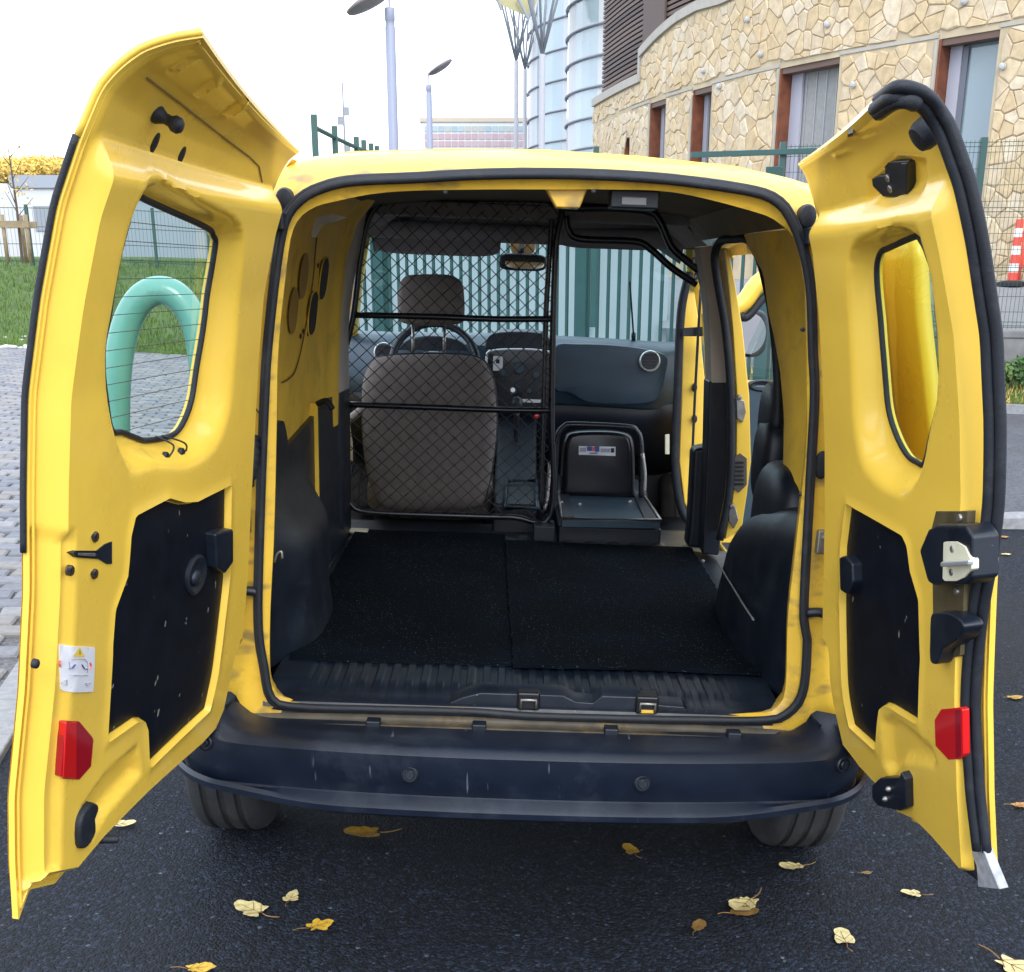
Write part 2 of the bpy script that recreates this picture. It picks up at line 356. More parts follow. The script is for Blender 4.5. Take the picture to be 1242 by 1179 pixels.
def make_door(sf, outline, hole, dish, trim, extra, name, label, glassmat):
    """outer skin + pressed inner panel of a rear door"""
    outline = resample(outline, .007, True); hole = resample(catmull(hole, 6, True), .007, True)
    tr0 = resample(trim, .006, True); c = np.roll(tr0, -1, 0)-np.roll(tr0, 1, 0); nv = np.stack([c[:, 1], -c[:, 0]], -1); nv /= np.linalg.norm(nv, axis=1)[:, None]
    if pin(tr0, (tr0+nv*.003)).mean() > .5: nv = -nv
    tr1 = tr0+nv*.0015; tr2 = tr0+nv*.006; tr2 = tr2[pdist(tr0, tr2) > .0052]
    def inset(d):
        c_ = np.roll(outline, -2, 0)-np.roll(outline, 2, 0); n_ = np.stack([c_[:, 1], -c_[:, 0]], -1); n_ /= np.linalg.norm(n_, axis=1)[:, None]+1e-9
        if pin(outline, outline+n_*.004).mean() < .5: n_ = -n_
        q_ = outline+n_*d; q_ = q_[pin(outline, q_)]; q_ = q_[pdist(outline, q_) > d-.0015]
        return q_[(pdist(tr2, q_) > .006) | ~pin(tr2, q_)] if d < 0 else q_
    P, T = cdt(outline, [hole], .0085, lines=[tr1, tr2, inset(.016), inset(.023), inset(.030), inset(.037)])
    do = pdist(outline, P); dh = pdist(hole, P)
    hb = .010+.042*sst((do-.016)/.021)             # box section rising from the hem flange
    over = sst((P[:, 1]-(1.66))/.06); hb = hb*(1-over)+(.010+.006*sst(do/.02))*over   # thin roof lip
    ind = pin(dish, P); dd = pdist(dish, P); wgt = dh/(dh+dd+1e-6)
    hd = .010+(hb-.010)*sst((wgt-.10)/.78)
    h = np.where(ind, np.minimum(hb, hd), hb)
    if trim is not None:
        it = pin(trim, P); dt = pdist(trim, P)*np.where(it, -1, 1)
        h = h-.013*sst((.0058-dt)/.0044)+np.where(dt > .004, .003*np.exp(-((dt-.004)/.010)**2), 0)
    for kind, poly, amt, soft in extra:
        ii = pin(poly, P); de = pdist(poly, P); h = h+np.where(ii, amt*sst(de/soft), 0)
    dr = bpy.data.objects.new(name, None)
    mb = MB(); mb.add(sf.P(P, h), T)
    # outer skin
    P2, T2 = cdt(outline, [hole], .03)
    mb.add(sf.P(P2, np.zeros(len(P2))), T2[:, ::-1])
    for lp in (outline, hole):
        L0 = sf.P(lp, 0*lp[:, 0]); L1 = sf.P(lp, 0*lp[:, 0]+.010)
        mb.loft([np.vstack([L0, L0[:1]]), np.vstack([L1, L1[:1]])], closed=False)
    m = bpy.data.meshes.new(name); m.from_pydata(mb.v, [], mb.f); m.materials.append(YEL)
    bm = bmesh.new(); bm.from_mesh(m); bmesh.ops.remove_doubles(bm, verts=bm.verts, dist=.0004); bmesh.ops.recalc_face_normals(bm, faces=bm.faces)
    for f in bm.faces: f.smooth = True
    for e in bm.edges:
        if len(e.link_faces) == 2 and e.calc_face_angle(0) > radians(50): e.smooth = False
    bm.to_mesh(m); bm.free()
    dr = bpy.data.objects.new(name, m); COL.objects.link(dr); dr.parent = van; tag(dr, label)
    # pane and its rubber rim
    hp = np.asarray(hole); c = hp.mean(0)
    gp, gt = cdt(c+(hp-c)*1.02, [], .05)
    MB().add(sf.P(gp, np.full(len(gp), .006)), gt).build('window_pane', glassmat, dr, smooth=True)
    MB().tube(sf.P(hp, np.full(len(hp), .011)), .0055, 6, closed=True).build('window_seal', RUB, dr, smooth=True)
    # folded hem bead round the edge
    ol = outline; cc = np.roll(ol, -3, 0)-np.roll(ol, 3, 0); nv = np.stack([cc[:, 1], -cc[:, 0]], -1); nv /= np.linalg.norm(nv, axis=1)[:, None]+1e-9
    if pin(ol, ol+nv*.004).mean() < .5: nv = -nv
    hm = ol+nv*.010; hm = hm[pin(ol, hm)]; hm = hm[pdist(ol, hm) > .007]
    MB().tube(sf.P(hm, np.full(len(hm), .0105)), .0028, 5, closed=True).build('hem_bead', YEL, dr, smooth=True)
    # height of the inner panel anywhere, for things fixed to it
    def height(Q):
        Q = np.atleast_2d(Q); return np.array([h[np.argmin(((P-q)**2).sum(1))] for q in Q])
    sf.hf = height
    return dr, hole, height
def loc(sf, uv):                                   # height of the pressed panel under a pixel
    h = .05
    for _ in range(4): h = float(sf.hf(sf.px([uv], h))[0])
    return h

# ---- left door
SL = Surf(-1, [(.42, -.725, .42, -.856, .42), (.50, -.715, .50, -.850, .50), (.60, -.697, .60, -.845, .60), (.72, -.668, .72, -.834, .72), (.90, -.648, .90, -.800, .90),
               (1.06, -.635, 1.06, -.777, 1.06), (1.21, -.622, 1.21, -.763, 1.21), (1.35, -.61, 1.35, -.747, 1.35), (1.48, -.596, 1.48, -.718, 1.48),
               (1.60, -.569, 1.60, -.683, 1.605), (1.70, -.545, 1.675, -.646, 1.69), (1.77, -.530, 1.705, -.612, 1.754), (1.81, -.520, 1.722, -.584, 1.780), (1.85, -.510, 1.735, -.553, 1.801), (1.90, -.498, 1.745, -.509, 1.815), (1.94, -.488, 1.752, -.472, 1.821)],
          -.03, -.84, .825)
bot = SL.px([(27, 1110), (43, 1080), (73, 1073), (107, 1032), (160, 977), (228, 915), (249, 892), (263, 856), (276, 796)], .02)
bot[0] = (SL.W, .495)
outL = [(SL.W, t) for t in (1.94, 1.8, 1.6, 1.3, 1.0, .8, .6)]+[tuple(b) for b in bot]+[(0, .74), (0, 1.0), (0, 1.3), (0, 1.6), (0, 1.8), (0, 1.94)]
holeL = SL.px([(166, 237), (176, 242), (248, 275), (258, 286), (260, 301), (248, 381), (237, 451), (230, 491), (217, 520), (202, 530), (176, 534), (165, 531), (147, 524), (134, 521), (127, 480), (124, 422), (132, 376), (142, 315), (153, 272)], .01)
dishL = catmull(SL.px([(166, 231), (190, 204), (222, 222), (262, 246), (291, 268), (294, 330), (288, 430), (282, 500), (262, 552), (225, 574), (190, 572), (158, 584), (144, 562), (129, 522), (121, 470), (120, 420), (128, 372), (139, 312), (151, 266)], .05), 4, True)
trimL = SL.px([(277, 592), (237, 612), (222, 613), (203, 608), (163, 629), (158, 651), (154, 699), (139, 740), (136, 780), (130, 896), (166, 871), (175, 871), (179, 882), (181, 928), (252, 860), (266, 780), (275, 700)], .05)
ribs = [('r', SL.px([(a, b), (a+30, b-18), (a+36, b-12), (a+6, b+8)], .012), .008, .014) for a, b in ((203, 80), (234, 108), (271, 133))]
lowL = [('low', SL.px([(94, 985), (126, 938), (166, 902), (172, 938), (130, 985), (108, 1024)], .05), -.020, .02),
        ('step', SL.px([(30, 1100), (60, 1050), (64, 930), (76, 700), (76, 640), (36, 640), (30, 800)], .03), -.012, .02)]
doorL, holeL, hL = make_door(SL, outL, holeL, dishL, trimL, ribs+lowL, 'rear_door', 'left rear door, the wider one, swung open with a heated window', GLT)
def htL(Q): return np.full(len(np.atleast_2d(Q)), .041)
tl = trimL
patch(SL, np.vstack([catmull(tl, 3, True)]) if False else tl, .040, .006, 'trim_board', TRIM, doorL, .03)
def disc(sf, uv, h, r, th, name, m, par, n=20, ell=1.0, dome=0):
    o, al, up, nn = on(sf, uv, h)
    prof = [(r, -.004), (r, th*.6), (r*.85, th), (r*.3, th+dome), (1e-4, th+dome)]
    mb = MB(); mb.lathe((0, 0, 0), (0, 0, 1), prof, n)
    mb.v = [tuple(o+al*x*ell+up*y+nn*z) for x, y, z in mb.v]
    return mb.build(name, m, par, smooth='auto')
def plate(sf, pts, h, th, name, m, par, bevel=.002, base=None, per=0):
    """a flat-topped piece with a pixel outline standing on the door"""
    base = h-.01 if base is None else base
    A = sf.px(pts, h+th); lo = sf.P(A, np.full(len(A), base)); hi = sf.P(A, np.full(len(A), h+th))
    if per:                                        # follow the panel: plane through the heights under the outline
        hh = sf.hf(A); co = np.linalg.lstsq(np.c_[A, np.ones(len(A))], hh, rcond=None)[0]; sf.pl = co
        fit = np.c_[A, np.ones(len(A))] @ co; G = A.mean(0)+(A[:, None]-A.mean(0))[:, 0][None]*np.linspace(.1, 1, 6)[:, None, None]; G = G.reshape(-1, 2)
        fit += max(0, float(np.max(sf.hf(G)-np.c_[G, np.ones(len(G))] @ co)))
        lo = sf.P(A, fit-.006); hi = sf.P(A, fit+per+th)
    mb = MB(); n = len(A); mb.add(list(lo)+list(hi), [tuple(range(n))[::-1], tuple(range(n, 2*n))]+[(k, (k+1) % n, n+(k+1) % n, n+k) for k in range(n)])
    return mb.build(name, m, par, bevel=bevel)
for uv in ((115, 651), (85, 692), (114, 696)):
    hb_ = loc(SL, uv)+.0005; b = disc(SL, uv, hb_, .0085, .004, 'bolt', mat('dark_bolt', (.10, .065, .04), .5, .6) if 'dark_bolt' not in bpy.data.materials else bpy.data.materials['dark_bolt'], doorL)
    disc(SL, uv, hb_+.004, .004, .002, 'bolt_socket', BLK, b, 6)
plate(SL, [(89, 671), (92, 668), (118, 668), (128, 660), (136, 657), (136, 684), (130, 684), (120, 678), (92, 676)], loc(SL, (112, 672))+.001, .0012, 'latch_slot', BLK, doorL, 0)
plate(SL, [(96, 671), (116, 671), (116, 675), (96, 674)], loc(SL, (106, 672))+.002, .002, 'latch_tongue', METAL, doorL, .0006)
disc(SL, (43, 805), loc(SL, (43, 805)), .0075, .004, 'rubber_plug', RUB, doorL, dome=.002)
# warning label: white card with triangle, door drawing, arrows
LH = max(loc(SL, q) for q in ((77, 783), (114, 785), (112, 839), (75, 838), (95, 811)))
def hsm(Q):
    Q = np.atleast_2d(Q); return np.mean([SL.hf(Q+np.array(d)) for d in ((0, 0), (.006, 0), (-.006, 0), (0, .006), (0, -.006))], 0)
def pxs(sf, pts): return np.array([sf.px([q], loc(sf, q))[0] for q in pts])
st = patch(SL, pxs(SL, [(77, 783), (114, 785), (112, 839), (75, 838)]), 0, .0024, 'warning_label', WHITE, doorL, .012, rnd=.0004, hf=hsm)
def ink(sf, pts, h, m, par, name='print'):
    A = sf.px(pts, loc(sf, (95, 811))+.003); h = hsm(A).max()+.0034+h-.0538; return MB().add(sf.P(A, h), [tuple(range(len(A)))]).build(name, m, par)
ink(SL, [(96.5, 785), (103, 796.5), (89, 796.5)], .0538, INKY, st)
ink(SL, [(96, 789), (97, 789), (97, 794), (96, 794)], .0543, INKB, st)
def inkline(sf, pts, wd, h, m, par):
    A = sf.px(pts, loc(sf, (95, 811))+.003); L = sf.P(A, np.full(len(A), hsm(A).max()+.0030)); MB().tube(L, wd*.8, 4, flat=.2).build('print', m, par)
inkline(SL, [(85, 813), (84, 803), (88, 799), (102, 799), (106, 803), (106, 816)], .0012, .0535, INKG, st)
inkline(SL, [(83, 819), (107, 819)], .0012, .0535, INKG, st)
inkline(SL, [(84, 811), (88, 811), (91.5, 806)], .0024, .0537, INKB, st)
inkline(SL, [(106, 812), (102, 811), (99, 806)], .0024, .0537, INKB, st)
inkline(SL, [(82, 803), (81, 807), (82, 811)], .0026, .0537, INKR, st)
inkline(SL, [(109, 804), (110, 808), (109, 812)], .0026, .0537, INKR, st)
inkline(SL, [(79, 830), (86, 826), (86, 832), (79, 830)], .0011, .0535, INKG, st)
inkline(SL, [(103, 829), (110, 828), (106, 832), (103, 829)], .0011, .0535, INKG, st)
# red reflector: bright flat and a darker raking facet
plate(SL, [(80, 876), (83, 874.5), (97, 875), (112, 893), (114, 897), (111, 930), (97, 946), (78, 945), (74.5, 942)], loc(SL, (95, 910))-.002, .004, 'reflector', REDD, doorL, .002)
plate(SL, [(81, 877), (93.5, 876), (93, 945), (77, 943.5)], loc(SL, (95, 910))+.001, .003, 'reflector_facet', RED, doorL, .0015)
# black rubber bump stop at the bottom, two-lobed buffer and oval holes at the top
bs = plate(SL, catmull([(99, 1000), (104, 985), (113, 975), (120, 976), (121, 984), (117, 994), (118, 1008), (112, 1022), (104, 1030), (99, 1025)], 2, True), .034, .030, 'bump_stop', RUB, doorL, .006)
o, al, up, nn = on(SL, (120, 1018), .04)
MB().lathe(o, -al*.4+nn, [(.008, 0), (.008, .03), (.006, .034)], 10).build('stop_pin', RUB, doorL, smooth='auto')
o, al, up, nn = on(SL, (190, 138), loc(SL, (190, 138)))
MB().lathe(o, nn+up*.25, [(.013, -.01), (.014, .003), (.011, .008), (.008, .014), (.008, .022), (.012, .028), (.012, .036), (.008, .041), (.002, .042)], 16).build('rubber_buffer', RUB, doorL, smooth=True)
for uv in ((188, 174), (220, 190)):
    disc(SL, uv, loc(SL, uv)+.001, .0165, .0008, 'oval_hole', BLK, doorL, ell=.62)
# seam in the upper lip
L = SL.px([(180, 97), (220, 127), (265, 162), (305, 192), (316, 203), (320, 222)], .02); MB().tube(SL.P(L, np.full(len(L), .0165)), .0016, 5).build('seam', mat('seam_sealer', (.20, .14, .04), .8), doorL)
# long black edging on the outside of the free edge
ts = np.linspace(1.12, 1.70, 40); A = np.stack([np.full(40, SL.W+.003), ts], -1)
MB().tube(SL.P(A, np.full(40, .002)), .005, 8).build('edge_seal', RUB, doorL, smooth=True)
ts = np.linspace(1.70, 1.94, 14); A = np.stack([np.full(14, SL.W), ts], -1)
MB().tube(SL.P(A, np.full(14, .003)), .005, 8).build('lip_edge', YEL, doorL, smooth=True)
# inner release: oval dish and pull handle on the trim board
rg = MB(); o, al, up, nn = on(SL, (237, 697), .047)
pr = [(.047, -.003), (.047, .003), (.041, .006), (.034, .004), (.028, -.0005), (.012, -.001), (1e-4, -.001)]
rg.lathe((0, 0, 0), (0, 0, 1), pr, 28); rg.v = [tuple(o+al*x*.95+up*y*.85+nn*z) for x, y, z in rg.v]
rel = rg.build('release_dish', BLK, doorL, smooth='auto')
rg = MB(); rg.lathe((0, 0, 0), (0, 0, 1), [(.016, -.004), (.016, .004), (.011, .008), (1e-4, .009)], 20); rg.v = [tuple(o+al*x*1.2+up*(y-.006)+nn*z) for x, y, z in rg.v]; rg.build('release_knob', BLK, rel, smooth=True)
plate(SL, [(262, 648), (272, 644), (284, 642), (284, 682), (274, 696), (264, 690)], .046, .022, 'grab_handle', BLK, doorL, .005)
# heater wires and printed lines on the pane
for pts in ([(200, 531), (205, 539), (203, 552), (201, 554)], [(208, 530), (218, 536), (223, 545), (220, 549)]):
    A = SL.px(pts, .03); hh = np.interp(np.arange(len(A)), [0, 1, 2, 3], [.012, .038, .035, .030]); L = catmull(SL.P(A, hh), 5)
    wr = MB().tube(L, .0018, 6).build('heater_wire', BLK, doorL, smooth=True)
    disc(SL, pts[-1], .030, .009, .004, 'wire_grommet', RUB, wr)
hx = holeL; HEATL = mat('heater_print', (.05, .045, .04), .6)
for k in range(13):
    t = .0+hx[:, 1].min()+.03+k*(np.ptp(hx[:, 1])-.05)/13
    xs = []
    for i in range(len(hx)):
        p, q = hx[i-1], hx[i]
        if (p[1]-t)*(q[1]-t) < 0: xs.append(p[0]+(q[0]-p[0])*(t-p[1])/(q[1]-p[1]))
    if len(xs) >= 2:
        A = np.stack([np.linspace(min(xs), max(xs), 6), np.full(6, t)], -1)
        MB().tube(SL.P(A, np.full(6, .0085)), .0006, 4).build('heater_line', HEATL, doorL)

# ---- right door
SR = Surf(1, [(.42, .775, .42, .885, .42), (.50, .757, .50, .868, .50), (.58, .737, .58, .850, .58), (.70, .700, .70, .825, .70), (.74, .691, .74, .818, .74), (.865, .680, .865, .795, .865), (.93, .674, .93, .786, .93),
              (1.06, .661, 1.06, .769, 1.06), (1.22, .642, 1.22, .750, 1.22), (1.35, .622, 1.35, .727, 1.35), (1.48, .600, 1.48, .697, 1.48), (1.61, .575, 1.60, .652, 1.61),
              (1.70, .553, 1.665, .618, 1.695), (1.78, .535, 1.705, .578, 1.768), (1.82, .525, 1.730, .549, 1.798), (1.86, .512, 1.750, .515, 1.813), (1.90, .500, 1.762, .479, 1.816)],
          -.03, -.64, .62)
bot = SR.px([(1205, 1075), (1187, 1073), (1150, 1030), (1130, 1010), (1101, 997), (1097, 983), (1059, 942), (1031, 905), (1018, 848), (1012, 790)], .02)
bot[0] = (SR.W, .52)
outR = [(SR.W, t) for t in (1.90, 1.8, 1.6, 1.3, 1.0, .8, .6)]+[tuple(b) for b in bot]+[(0, .78), (0, 1.0), (0, 1.3), (0, 1.6), (0, 1.8), (0, 1.90)]
holeR = SR.px([(1068, 307), (1078, 301), (1110, 287), (1118, 291), (1126, 308), (1134, 335), (1139, 385), (1143, 430), (1142, 470), (1139, 495), (1130, 530), (1122, 562), (1112, 560), (1101, 552), (1088, 528), (1078, 494), (1073, 440), (1068, 380), (1064, 330)], .01)
dishR = catmull(SR.px([(1108, 256), (1082, 266), (1050, 280), (1033, 296), (1027, 340), (1030, 430), (1033, 520), (1045, 575), (1075, 603), (1103, 606), (1124, 575), (1132, 532), (1141, 497), (1145, 453), (1142, 385), (1136, 335), (1127, 300), (1120, 274)], .05), 4, True)
trimR = SR.px([(1029, 614), (1040, 621), (1096, 653), (1101, 664), (1105, 694), (1115, 728), (1117, 800), (1114, 875), (1080, 854), (1073, 852), (1067, 857), (1062, 906), (1033, 880), (1027, 850), (1023, 780), (1022, 731), (1023, 664)], .05)
lowR = [('low', SR.px([(1070, 870), (1085, 865), (1130, 905), (1140, 930), (1098, 925), (1085, 945), (1072, 930)], .05), -.018, .02),
        ('pl', SR.px([(1100, 200), (1060, 200), (1030, 225), (1030, 262), (1060, 262), (1100, 248)], .05), -.016, .03)]
ribsR = [('r', SR.px([(a, b), (a+24, b-8), (a+27, b-2), (a+4, b+7)], .012), .004, .014) for a, b in ((1010, 184), (1040, 160))]
doorR, holeR, hR = make_door(SR, outR, holeR, dishR, trimR, lowR+ribsR, 'rear_door', 'right rear door, the narrower one, with a lock box and rubber seal', GLO)
patch(SR, trimR, .040, .006, 'trim_board', TRIM, doorR, .03)
plate(SR, [(1017, 676), (1024, 674), (1033, 684), (1034, 706), (1027, 722), (1018, 716)], .046, .022, 'grab_handle', BLK, doorR, .005)
# fat double-ribbed seal along the free edge
sp = catmull(SR.px([(1062, 127), (1085, 112), (1112, 117), (1135, 140), (1158, 190), (1180, 270), (1196, 370), (1204, 470), (1205, 580), (1197, 670), (1184, 750), (1176, 850), (1181, 950), (1190, 1030)], .03), 6)
hs = np.full(len(sp), .036)
MB().tube(SR.P(sp, hs), .0105, 10).build('free_edge_seal', RUB, doorR, smooth=True)
MB().tube(SR.P(sp+[.014, 0], hs-.010), .009, 10).build('free_edge_seal', RUB, doorR, smooth=True)
MB().tube(SR.P(sp[:12]+[0, -.008], hs[:12]+.003), .0125, 10).build('seal_head', RUB, doorR, smooth=True)
o, al, up, nn = on(SR, (1127, 158), .03)
MB().lathe(o, nn, [(.024, -.01), (.023, .014), (.019, .022), (.006, .024)], 14).build('rubber_buffer', RUB, doorR, smooth='auto')
# top latch
LT = loc(SR, (1080, 218))
lt = plate(SR, [(1058, 199), (1064, 197), (1102, 195), (1103, 240), (1100, 247), (1094, 241), (1071, 239), (1058, 226), (1057, 217), (1066, 213), (1073, 213), (1073, 204), (1059, 203)], LT, .012, 'top_latch', BLK, doorR, .002)
for uv in ((1077, 216), (1080, 229)): disc(SR, uv, LT+.012, .0065, .003, 'rivet', METAL, lt)
plate(SR, [(1092, 198), (1100, 198), (1100, 236), (1092, 236)], LT+.011, .005, 'latch_catch', BLK, lt, .002)
plate(SR, [(1028, 163), (1034, 161), (1034, 165), (1028, 167)], .018, .001, 'drain_hole', BLK, doorR, 0)
# lock box on an olive bracket
br = plate(SR, [(1135, 620), (1174, 620), (1172, 650), (1168, 745), (1164, 795), (1150, 800), (1132, 795), (1130, 640)], .050, .004, 'lock_bracket', OLIVE, doorR, .001)
lb = plate(SR, [(1114, 668), (1125, 642), (1136, 636), (1170, 637), (1179, 650), (1179, 702), (1170, 709), (1132, 711), (1124, 706)], .050, .036, 'lock_box', BLK, doorR, .006)
cp = plate(SR, [(1144, 658), (1147, 657), (1160, 657), (1170, 663), (1178, 680), (1178, 690), (1170, 700), (1160, 705), (1146, 705), (1143, 702)], .086, .003, 'cover_plate', CREAM, doorR, .001)
for uv in ((1155, 666), (1154, 694)): disc(SR, uv, .089, .006, .002, 'screw', METAL, cp)
o, al, up, nn = on(SR, (1147, 684), .092); o2 = on(SR, (1180, 682), .092)[0]
mb = MB(); v = o2-o; mb.obox((o+o2)/2+nn*.004, v/2*1.05, up*.0045, nn*.005); mb.build('lock_lever', SILVER, cp, bevel=.003)
for uv in ((1165, 628), (1161, 717)): disc(SR, uv, .054, .0065, .004, 'screw', METAL, br)
cpd = plate(SR, catmull([(1128, 748), (1134, 743), (1152, 744), (1166, 754), (1168, 764), (1158, 778), (1142, 788), (1138, 800), (1133, 806), (1127, 801), (1127, 775)], 2, True), .054, .026, 'lever_cap', BLK, doorR, .004)
# reflector
rf = plate(SR, [(1141, 860), (1164, 858), (1167, 861), (1168, 915), (1164, 921), (1150, 922), (1134, 905), (1133, 873)], loc(SR, (1150, 890))-.003, .004, 'reflector', RED, doorR, .002)
plate(SR, [(1158, 861), (1165, 861), (1166, 918), (1159, 919)], loc(SR, (1150, 890))+.001, .001, 'reflector_facet', REDD, rf, .0005)
# bottom catch and torn seal end
ct = plate(SR, [(1057, 953), (1066, 944), (1090, 943), (1092, 936), (1097, 945), (1098, 980), (1090, 984), (1064, 978), (1057, 968)], .040, .030, 'bottom_catch', BLK, doorR, .004)
for uv in ((1078, 957), (1074, 969)): disc(SR, uv, .072, .006, .004, 'catch_bolt', METAL, ct, dome=.003)
plate(SR, [(1150, 1018), (1160, 1014), (1175, 1020), (1184, 1040), (1187, 1070), (1168, 1056), (1152, 1036)], .020, .012, 'corner_cap', RUB, doorR, .003)
tsl = mat('torn_grey_rubber', (.36, .37, .40), .7, var=.25, vscale=60)
plate(SR, [(1163, 1014), (1180, 1008), (1190, 1024), (1200, 1050), (1212, 1079), (1186, 1076), (1184, 1050), (1176, 1030)], .026, .008, 'torn_seal_end', tsl, doorR, .002)
# ------------------------------------------------------------------ van body: rear frame
def bypix(lst, y): return [tuple(aty(u, v, y)) for u, v in lst]
SEALPX = [(640, 868), (568, 863), (450, 860), (362, 857), (331, 848), (321, 808), (314, 750), (317, 611), (322, 482), (325, 428), (333, 350), (341, 292), (349, 263), (364, 244), (386, 231), (425, 221), (505, 217), (580, 213), (660, 212),
          (740, 214), (821, 220), (911, 233), (943, 246), (959, 267), (972, 299), (982, 350), (985, 428), (987, 482), (982, 579), (974, 740), (978, 774), (973, 838), (954, 865), (927, 873), (843, 873), (740, 871)]
LIPPX = [(640, 860), (568, 855), (450, 852), (368, 849), (340, 842), (329, 822), (328, 750), (333, 643), (336, 514), (338, 428), (348, 325), (357, 276), (377, 254), (409, 244), (473, 233), (580, 230), (680, 230),
         (740, 230), (821, 234), (918, 258), (943, 270), (963, 289), (972, 325), (977, 363), (978, 470), (977, 547), (963, 675), (955, 750), (952, 835), (940, 858), (920, 864), (843, 865), (740, 863)]
CEN = np.array([0, 1.13])
def angres(pts3, n=260):
    """ring of 3-d points resampled at even angles round the middle of the opening"""
    P = np.array(pts3); P = catmull(P, 6, True)
    a = np.unwrap(np.arctan2(P[:, 2]-CEN[1], P[:, 0]-CEN[0]))
    if a[-1] < a[0]: P = P[::-1]; a = np.unwrap(np.arctan2(P[:, 2]-CEN[1], P[:, 0]-CEN[0]))
    q = np.linspace(-pi, pi, n, endpoint=False)
    aa = np.concatenate([a-2*pi, a, a+2*pi, a+4*pi, a-4*pi]); o = np.argsort(aa); PP = np.vstack([P]*5)[o]; aa = aa[o]
    return np.stack([np.interp(q, aa, PP[:, k]) for k in range(3)], -1)
seal = angres(bypix(SEALPX, -.012)); lip = angres(bypix(LIPPX, .016))
def sym(half):                                     # half outline bottom centre -> left -> top centre, mirrored
    return [(-x, y, z) for x, y, z in half][1:-1][::-1] and half+[(-x, y, z) for x, y, z in half[1:-1][::-1]]
ringC = sym([(0, .004, .545), (-.40, .004, .545), (-.66, .004, .545), (-.735, .004, .56), (-.735, .004, .66), (-.715, .004, .85), (-.695, .004, 1.1), (-.668, .006, 1.32), (-.640, .012, 1.48), (-.612, .028, 1.61), (-.582, .062, 1.682), (-.53, .10, 1.724), (-.40, .118, 1.752), (-.2, .122, 1.765), (0, .124, 1.770)])
ringD = sym([(0, .02, .40), (-.40, .02, .40), (-.70, .02, .40), (-.80, .03, .46), (-.80, .03, .66), (-.785, .03, .85), (-.755, .03, 1.1), (-.715, .04, 1.32), (-.68, .06, 1.48), (-.655, .09, 1.61), (-.635, .13, 1.688), (-.56, .17, 1.734), (-.42, .2, 1.762), (-.2, .2, 1.775), (0, .2, 1.780)])
ringE = sym([(0, .20, .36), (-.40, .20, .36), (-.72, .20, .36), (-.86, .20, .42), (-.87, .20, .66), (-.855, .20, .85), (-.815, .20, 1.1), (-.755, .20, 1.32), (-.712, .22, 1.48), (-.685, .25, 1.61), (-.655, .30, 1.69), (-.58, .34, 1.737), (-.42, .36, 1.767), (-.2, .36, 1.780), (0, .36, 1.785)])
rC, rD, rE = angres(ringC), angres(ringD), angres(ringE)
sh = lambda r, k, y: np.stack([CEN[0]+(r[:, 0]-CEN[0])*k, np.full(len(r), y), CEN[1]+(r[:, 2]-CEN[1])*k], -1)
lipin = lip*[1.035, 1, 1]; lipin[:, 2] = CEN[1]+(lip[:, 2]-CEN[1])*1.03; lipin[:, 1] = .11
lipa = lip.copy(); lipa[:, 1] = .010
sb = seal.copy(); sb[:, 1] = .0
midBC = seal*.45+rC*.55; midBC[:, 1] = rC[:, 1]*.35+.006          # shallow gutter beside the seal
e1 = rC.copy(); e1[:, 0] *= .985; e1[:, 1] -= .004
fr = MB(); fr.loft([lipin, lip, lipa, sb, midBC, e1, rC, rD, rE], caps=False)
# close the loops (rings are closed in k already); body frame in worn paint, darkened against roof glare
body = fr.build('rear_frame', [YELW, BLK], van, smooth='auto')
for pg in body.data.polygons:
    if pg.center.z < .578 and abs(pg.center.x) < .565: pg.material_index = 1
MB().tube(seal, .0085, 10, closed=True).build('opening_seal', RUB, van, smooth=True)
MB().tube(np.stack([CEN[0]+(seal[:, 0])*1.012, seal[:, 1]+.004, CEN[1]+(seal[:, 2]-CEN[1])*1.012], -1), .0065, 8, closed=True).build('opening_seal', RUB, van, smooth=True)
# roof outside, sides outside
def side_x(z): return np.interp(z, [.36, .42, .66, .85, 1.1, 1.32, 1.48, 1.61, 1.70], [.80, .85, .87, .855, .815, .755, .712, .685, .655])
roofx = [(-.685, 1.61), (-.655, 1.69), (-.58, 1.737), (-.42, 1.767), (-.2, 1.780), (0, 1.785), (.2, 1.780), (.42, 1.767), (.58, 1.737), (.655, 1.69), (.685, 1.61)]
MB().sheet([[(x*(1 if y < 2 else 1-.04*(y-2)), y, z-(.0 if y < 1.8 else .05*(y-1.8)**2)) for x, z in roofx] for y in (.25, .6, 1., 1.5, 2., 2.35, 2.6)]).build('roof', YEL, van, smooth=True, solid=.006)
def side(sgn, y0, y1, z0, z1, name='side_panel', m=YEL, off=0):
    zs = np.linspace(z0, z1, 12); MB().sheet([[(sgn*(side_x(z)+off), y, z) for z in zs] for y in np.linspace(y0, y1, 4)]).build(name, m, van, smooth=True, solid=.008)
side(-1, .18, 1.80, .36, 1.66)
side(1, .18, .80, .36, 1.66)
side(1, .80, 1.42, 1.615, 1.69, 'roof_rail'); side(1, .80, 2.9, .34, .48, 'side_sill');
side(1, 1.72, 2.6, 1.60, 1.68, 'roof_rail')
side(-1, 1.80, 2.75, .36, 1.12, 'front_door'); side(-1, 1.80, 2.6, 1.60, 1.68, 'roof_rail')
